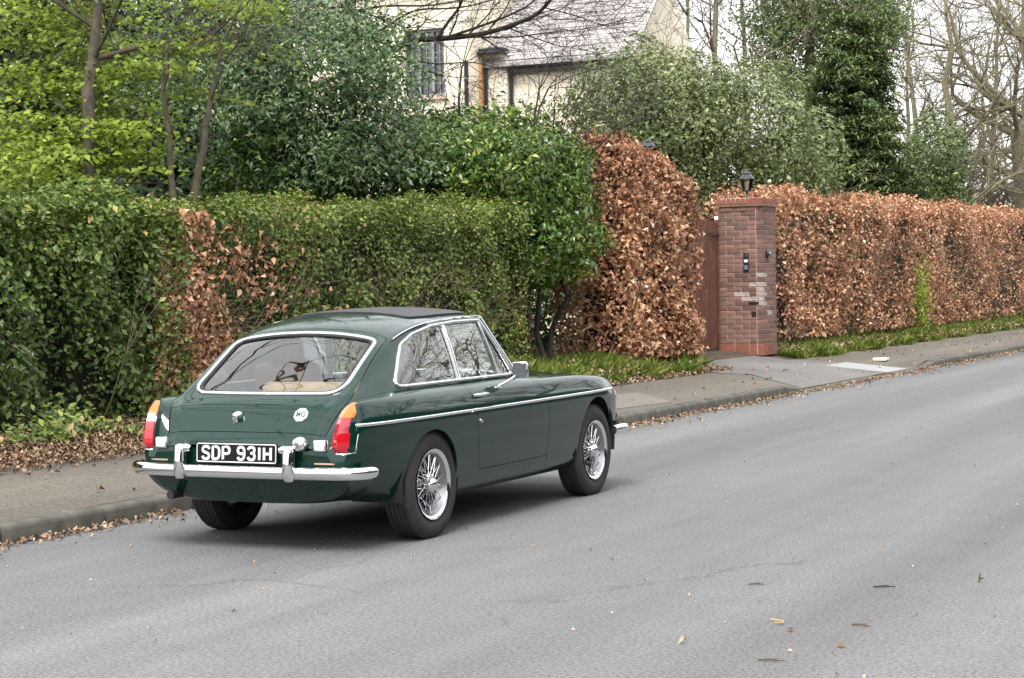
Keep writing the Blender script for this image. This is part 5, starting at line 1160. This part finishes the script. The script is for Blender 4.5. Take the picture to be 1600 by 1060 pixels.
# ---- shrubs and trees beyond the gate
def pb(px, d, z=gz0): b = P(px, 400, d); b[2] = z; return b
b = pb(1010, 35.5); shrub('olive_bush', 'large pale olive bush right of the house above the beech column', 'shrub', tuple(b), [((b[0], b[1], 4.3), (1.85, 1.75, 1.80)), ((b[0]-.3, b[1], 2.4), (1.6, 1.6, 1.9)), ((b[0]+.4, b[1]+.6, 4.9), (1.3, 1.2, 1.0))], 56000, .095, .5, L_OLIVE, 101, 'olive bushes beyond the gate', bark=BARKG, stem_n=12, tv0=.46, tvs=.22, shell=.55)
b = pb(1175, 36.5); shrub('olive_bush', 'olive green bush behind the gate pillar lantern', 'shrub', tuple(b), [((b[0], b[1], 3.9), (1.65, 1.5, 1.95)), ((b[0]-.5, b[1], 2.2), (1.5, 1.4, 1.7)), ((b[0]+.6, b[1]+.3, 2.6), (1.2, 1.2, 1.9))], 50000, .095, .5, L_OLIVE, 105, 'olive bushes beyond the gate', bark=BARKG, stem_n=12, tv0=.46, tvs=.2, shell=.55)
def conifer(px, d, top, rad, n, label, seed, base_z=gz0, low=.6):
    b = pb(px, d); T = thing('conifer_tree', label, 'tree', tuple(b)); rs = np.random.default_rng(seed)
    tubes('trunk', [((0, 0, -.1), (0, 0, top*.5), .16, .10), ((0, 0, top*.5), (.05, 0, top-.45), .10, .02)], BARKD, T); C_ = []; D__ = []; segs = []
    for k in range(n):
        h = low+(top-low)*(1-math.sqrt(rs.random())*.97) if rs.random() < .75 else rs.uniform(low, top*.9); a = rs.uniform(0, 2*pi); R0 = rad*(1-(h-low)/(top-low)*.88)**.8*rs.uniform(.75, 1.12)*(1+.22*sin(a*3+h*2.1)); dr_ = np.array([cos(a), sin(a), 0]); st = np.array([0, 0, h])
        end = st+dr_*R0+np.array([0, 0, R0*.18-R0*R0*.10]); segs.append((st, st+(end-st)*.5+np.array([0, 0, .06*R0]), .018, .012)); segs.append((segs[-1][1], end, .012, .004))
        for q in np.linspace(.35, 1.02, 7): C_.append(st+(end-st)*q+np.array([0, 0, .06*R0*sin(q*pi)])); D__.append(dr_)
    tubes('branches', segs, BARKD, T); C_ = np.array(C_); D__ = np.array(D__); m = 12; c = np.repeat(C_, m, 0); dd = np.repeat(D__, m, 0); k = len(c); p = c+RNG.normal(size=(k, 3))*np.array([.12, .12, .055])-np.array([0, 0, .05])
    leaves('foliage', p, rand_dirs(k)*.5+np.array([0, 0, 1.0])+dd*.3, .15*RNG.uniform(.6, 1.3, k), .34, .42+.2*RNG.normal(size=k)+.12*Wob(2, seed)(p), L_CONIF, T, droop=.35)
    return T
conifer(1335, 46, 7.9, 2.0, 1150, 'dark green cone shaped conifer behind the beech hedge', 111)
b = pb(1462, 60); shrub('yew_shrub', 'dark rounded evergreen shrub to the right of the cone shaped conifer', 'shrub', tuple(b), [((b[0], b[1], 5.2), (1.15, 1.15, 1.65)), ((b[0], b[1], 3.0), (1.4, 1.4, 2.2))], 20000, .14, .4, L_CONIF, 115, bark=BARKD, tv0=.45, shell=.6)
b = pb(1270, 51); T, segs, tips, rs = tree('ivy_clad_tree', 'broad ivy clad tree rising behind the cone shaped conifer', tuple(b), [b, P(1268, 200, 51), P(1272, 60, 51), P(1280, -160, 51)], .24, BARKG, 121, depth=3, L=2.2, start=.35, nb=3); tubes('branches', segs, BARKG, T)
cs = [P(px+rs.normal()*sx_, py+rs.normal()*sy_, 51+rs.normal()*.9)-np.array(b) for px, py, sx_, sy_, k in ((1215, 40, 34, 42, 90), (1290, 20, 45, 50, 120), (1365, 15, 26, 36, 90), (1280, -110, 60, 60, 120), (1385, 40, 10, 12, 26), (1240, 130, 30, 45, 60)) for _ in range(k)]; sprays(T, cs, 60, .8, .27, .13, L_CONIF, .45, aspect=.5, upn=.5)
# ---- bare trees on the right, against the sky
def bare(px, d, h, seed, label, lean=0.0, depth=5, r0=.22, mat=BARKG, L=2.6, group='bare trees on the right', nb=3, start=.22, twig=TWIGO, upn=.10):
    b = pb(px, d); v = np.array([lean, 0, 0]); T, segs, tips, rs = tree('bare_tree', label, tuple(b), [b, b+v*.3+[0, 0, h*.33], b+v*.65+[0, 0, h*.66], b+v+[0, 0, h]], r0, mat, seed, depth=depth, L=L, start=start, nb=nb, group=group, up=upn, spread=.8, minr=.0045)
    big = [s for s in segs if s[2] > .012]; sm = [s for s in segs if s[2] <= .012]
    if big: tubes('branches', big, mat, T)
    if sm: tubes('twigs', sm, twig, T, 'stuff')
    return T
bare(1592, 68, 11.0, 131, 'mossy bare tree with spreading limbs at the right edge', lean=.3, r0=.46, L=4.2, depth=4, nb=3)
bare(1500, 66, 10.5, 133, 'paler bare tree standing between the conifer and the right edge', lean=-.4, r0=.26, L=3.6, depth=4, nb=3)
bare(1690, 82, 12.0, 135, 'bare tree just outside the right edge with branches reaching in', lean=-2.6, r0=.5, L=5.0, depth=4, nb=3)
bare(1120, 50, 11.0, 137, 'bare tree with fine brown twigs behind the olive bush', lean=.2, r0=.16, L=2.2, depth=5, nb=3, group='bare trees behind the house garden', twig=TWIG, upn=.3)
bare(1175, 54, 10.5, 138, 'slim bare tree with upright twigs left of the ivy clad tree', lean=-.2, r0=.14, L=2.0, depth=5, nb=3, group='bare trees behind the house garden', twig=TWIG, upn=.35)
bare(1075, 46, 10.0, 136, 'thin bare tree with brown twigs in front of the house gable', lean=.1, r0=.10, L=1.8, depth=4, nb=3, group='bare trees behind the house garden', twig=TWIG, upn=.3)
bare(1420, 75, 9.5, 139, 'far bare tree showing between the conifer and the paler tree', r0=.2, L=3.0, depth=4, nb=3)
bare(1545, 76, 12, 140, 'far slender bare tree seen through the mossy limbs', r0=.2, L=3.2, depth=4, nb=3, lean=.5)
bare(1455, 72, 11, 142, 'bare tree with crooked limbs leaning left over the dark shrub', r0=.2, L=3.0, depth=4, nb=3, lean=-.9)
# low brown scrub under them
b = pb(1575, 70); S = thing('scrub', 'tangle of brown bare scrub under the trees on the right', 'scrub', tuple(b)); S['kind'] = 'stuff'; rs = np.random.default_rng(141); segs = []; tips = []
for k in range(46): grow(np.array([rs.uniform(-3.2, 4), rs.uniform(-3, 3), 0]), unit(np.array([rs.normal()*.25, rs.normal()*.25, 1])), rs.uniform(1.8, 2.9), .02, 3, rs, segs, tips, up=.2, minr=.005)
o = tubes('stems', segs, TWIG, S, 'stuff')
n = 16000; p = np.stack([RNG.uniform(-3, 5, n), RNG.uniform(-3, 3, n), RNG.uniform(0, 1, n)**.8*4.6], 1); leaves('foliage', p, rand_dirs(n)+[0, 0, .5], .09*RNG.uniform(.5, 1.2, n), .55, .55+.25*RNG.normal(size=n), L_OLIVE, S)
# far wood closing the view
FW = thing('far_wood', 'far wood of bare trees and evergreens beyond the gardens', 'wood', (-20, 95, gz0)); FW['kind'] = 'stuff'; rs = np.random.default_rng(151); segs = []; tips = []
for k in range(24):
    x = rs.uniform(-32, 26); y = rs.uniform(-8, 14); h = rs.uniform(3, 6); grow(np.array([x, y, 0]), np.array([0, 0, 1.0]), h, .16, 3, rs, segs, tips, up=.25, minr=.014, bend=.2)
tubes('trunks', segs, TWIG, FW, 'stuff')
n = 26000; p = np.stack([RNG.uniform(-34, 28, n), RNG.uniform(-6, 10, n), RNG.beta(1.2, 2.2, n)*6.2], 1); leaves('foliage', p, rand_dirs(n)+[0, 0, .5], .30*RNG.uniform(.5, 1.2, n), .6, .40+.25*RNG.normal(size=n), L_OLIVE, FW)
# ---- trees across the road and overhead, seen mirrored in the car
proto = None
for i, (x, y, s, rz) in enumerate(((10.5, 12, 1.0, 0), (11.5, 24, 1.15, 2.1), (9.8, 36, 1.05, 4.0), (12, 2, 1.1, 1.0))):
    if proto is None:
        proto = thing('bare_tree', 'bare tree across the road, first beyond the parked car', 'tree', (x, y, .15), 0, 'bare trees across the road'); rs = np.random.default_rng(161); segs = []; tips = []; tr = [((0, 0, -.1), (.1, 0, 2.2), .24, .18)]
        for k in range(5): grow(np.array([.1, 0, 2.2-.1*k]), unit(np.array([cos(k*1.3)*.8, sin(k*1.3)*.8, 1.0])), 3.2, .12, 4, rs, segs, tips, up=.12, minr=.008)
        tubes('trunk', tr, BARK, proto); tubes('branches', segs, BARK, proto); kids = list(proto.children)
    else:
        t = proto.copy(); link_obj(t); t['label'] = ('bare tree across the road, second beyond the parked car', 'bare tree across the road, farthest beyond the parked car', 'bare tree across the road, level with the parked car')[i-1]; t.location = (x, y, .15); t.rotation_euler = (0, 0, rz); t.scale = (s, s, s)
        for c in kids: link_obj(c.copy(), t)
n = 60000
hedge('sky_block_hedge', 'evergreen hedge across the road facing the parked car', 'hedge', (9.3, -14), (9.3, 55), .8, .12, 2.9, 3.1, 22000, .17, L_DARKH, 171, bump=.15)  # out of view; added and made tall to block low sky light
b = np.array([-6.2, 1.0, gz0]); T, segs, tips, rs = tree('overhanging_tree', 'tall bare tree behind the hedge overhanging the parked car', tuple(b), [b, b+[.2, 0, 3.5], b+[1.0, -.5, 6.5], b+[2.6, -1.0, 9.5]], .2, BARKD, 181, depth=4, L=3.4, start=.35, nb=3, minr=.008, up=.05); tubes('branches', segs, BARKD, T)

# ---- grass, ground cover and fallen leaves
def blades(name, label, n, fx, h, mat, tv0, kind='stuff', cat='grass', w=.10, lean=.5):
    p = fx(n); up = unit(RNG.normal(size=(n, 3))*lean+np.array([0, 0, 1.0])); s = h*RNG.uniform(.4, 1.2, n)*(1+.55*Wob(7, 3)(p)); nr = unit(np.cross(up, rand_dirs(n))); t = up; bb_ = np.cross(nr, t)
    base = p; tip = p+t*s[:, None]+RNG.normal(size=(n, 3))*np.array([.25, .25, 0])*s[:, None]; mid = p+t*s[:, None]*.5; wv_ = (w*s)[:, None]*.5
    v = np.stack([base-bb_*wv_, mid-bb_*wv_*.9, tip, base+bb_*wv_], 1).reshape(-1, 3); c = p.mean(0); me = bpy.data.meshes.new(name); me.vertices.add(4*n); me.vertices.foreach_set('co', (v-c).ravel().astype(np.float32)); i = np.arange(n)*4
    F = np.stack([i, i+3, i+2, i, i+2, i+1], 1).ravel(); me.loops.add(6*n); me.loops.foreach_set('vertex_index', F.astype(np.int32)); me.polygons.add(2*n); me.polygons.foreach_set('loop_start', (np.arange(2*n)*3).astype(np.int32)); me.update(calc_edges=True)
    at = me.attributes.new('tint', 'FLOAT', 'POINT'); at.data.foreach_set('value', np.repeat(np.clip(tv0+.2*RNG.normal(size=n)+.22*Wob(4, 8)(p), 0, 1), 4).astype(np.float32)); me.materials.append(mat); o = bpy.data.objects.new(name, me); o.location = c; link_obj(o); return meta(o, label, cat, None, kind)
def gp(x, y): return np.stack([x, y, np.array([gz_ground(a) for a in x])], 1)
def tuft(n): y = RNG.uniform(11.2, 16.3, n); x = -3.62-RNG.gamma(1.6, .22, n)+.10*np.sin(y*5)+.08*RNG.normal(size=n); return gp(x, y)
blades('grass', 'lush green grass tuft at the foot of the beech column', 26000, tuft, .20, L_GRASS, .50, w=.09, lean=.7)
def verge_r(n): y = 20.8+RNG.uniform(0, 1, n)**1.2*32; x = -3.50-.35*np.clip((y-21)/25, 0, 1)-RNG.gamma(1.5, .20, n)+.10*np.sin(y*2.3)+.07*np.sin(y*7)+.08*RNG.normal(size=n); return gp(x, y)
blades('grass', 'green grass verge along the foot of the long beech hedge', 60000, verge_r, .17, L_GRASS, .52, w=.09, lean=.7)
n = 7000; y = RNG.uniform(-1, 9.5, n); x = -3.80-RNG.gamma(1.6, .15, n)+.08*np.sin(y*6); wp = gp(x, y)+np.array([0, 0, 1])*np.abs(RNG.normal(size=n)*.07*(1+.8*np.sin(y*3.1)))[:, None]
wc = wp.mean(0); o = leaves('weeds', wp-wc, rand_dirs(n)*.7+np.array([.4, -.2, 1.0]), .085*RNG.uniform(.5, 1.2, n), .5, .50+.22*RNG.normal(size=n), L_HEDGE, None); o.location = wc; meta(o, 'scrappy pale green weeds at the foot of the dark hedge on the left', 'weeds', None, 'stuff')
def litter(name, label, n, fx, size, tv0=.5, cat='leaves', lift=.012):
    p = fx(n); c = p.mean(0); p = p+np.array([0, 0, 1])*RNG.uniform(.002, lift*2, n)[:, None]; o = leaves(name, p-c, rand_dirs(n)*.45+np.array([0, 0, 1.0]), size*RNG.uniform(.5, 1.25, n), .62, tv0+.25*RNG.normal(size=n), L_LITTER, None, fold=.25, curl=.2); o.location = c; return meta(o, label, cat, None, 'stuff')
litter('fallen_leaves', 'brown leaf litter under the dark hedge on the left', 26000, lambda n: gp(-2.98-RNG.beta(2.2, 1.8, n)*1.35+.08*np.sin(np.linspace(0, 40, n)), RNG.uniform(-2, 9.5, n)), .046, .45, lift=.03)
litter('fallen_leaves', 'brown leaf litter in front of the grass by the beech column', 2600, lambda n: gp(-3.25-RNG.beta(1.6, 2, n)*.7, RNG.uniform(9.5, 16.8, n)), .07, .5, lift=.02)
def gut(n): y = -6+RNG.uniform(0, 1, n)*54; x = -1.44+RNG.exponential(.085, n)*(1+.5*np.sin(y*1.7)); return np.stack([x, y, np.full(n, .002)], 1)
litter('fallen_leaves', 'strip of fallen brown leaves lying in the gutter along the kerb', 6500, gut, .044, .55)
litter('fallen_leaves', 'few brown leaves scattered over the pavement', 260, lambda n: (lambda x, y: np.stack([x, y, [pav(a, b)+.002 for a, b in zip(x, y)]], 1))(RNG.uniform(-3.2, -1.65, n), RNG.uniform(-3, 40, n)), .06, .55)
litter('grit', 'pale grit and leaf fragments scattered over the road', 900, lambda n: np.stack([RNG.uniform(-1.2, 5.5, n), -7.5+RNG.uniform(0, 1, n)**1.5*30, np.full(n, .001)], 1), .020, .75, cat='grit', lift=.003)
litter('fallen_leaves', 'brown leaves caught in the grass verge along the long beech hedge', 2200, lambda n: gp(-3.45-RNG.beta(1.2, 2, n)*1.0, 20.9+RNG.uniform(0, 1, n)**1.3*28)+np.array([0, 0, .05]), .07, .6, lift=.05)
litter('fallen_leaves', 'yellowed leaves caught in the grass at the foot of the beech column', 700, lambda n: gp(-3.5-RNG.beta(1.2, 2, n)*.9, RNG.uniform(11.4, 16.4, n))+np.array([0, 0, .06]), .07, .75, lift=.05)
# twigs and leaves lying on the road in the foreground
for px, py, L, rz, lab in ((1182, 913, .075, .3, 'short dark twig on the road, highest of the foreground twigs'), (1382, 917, .10, .4, 'dark straight twig on the road nearest the right of the picture'), (1205, 1032, .10, .1, 'reddish brown twig on the road nearest the bottom of the picture'), (1345, 977, .08, -.2, 'thin brown twig on the road between the curled stalk and the dark knot')):
    q = PZ(px, py, .006); t = thing('twig', lab, 'twig', tuple(q), rz, 'twigs on the road'); tubes('stem', [((-L/2, 0, 0), (0, .006, .002), .004, .0045), ((0, .006, .002), (L/2, 0, 0), .0045, .002), ((0, .006, .002), (L*.2, .03, .004), .002, .001)], TWIG if px != 1382 else BARKD, t)
q = PZ(1222, 970, .005); t = thing('curled_stalk', 'pale curled plant stalk lying on the road', 'stalk', tuple(q)); a = np.linspace(0, 1, 12)
pt = [(.075*sin(s*2.6)-.05, -.10*s+.08*(s > .8)*(s-.8)*2, .004) for s in a]; tubes('stem', [(pt[i], pt[i+1], .004, .0035) for i in range(11)], pmat('straw', (.45, .31, .16), .7), t)
for k, (px, py, lab) in enumerate(((1383, 852, 'brown leaf on the road, uppermost of the foreground leaves'), (1313, 1010, 'brown leaf on the road below the pale curled stalk'), (1532, 908, 'green leaf on the road nearest the right edge'), (1065, 1003, 'pinkish leaf on the road left of the reddish twig'), (1235, 985, 'dark leaf touching the pale curled stalk'))):
    q = PZ(px, py, .006); o = leaves('fallen_leaf', np.zeros((1, 3)), np.array([[.2, -.3, 1.0]]), np.array([.042]), .6, np.array([(.5, .35, .0, .9, .1)[k]]), L_GRASS if k == 2 else L_LITTER, None, fold=.3, kind=None, curl=.2); o.location = q; meta(o, lab, 'leaf', 'leaves on the road')
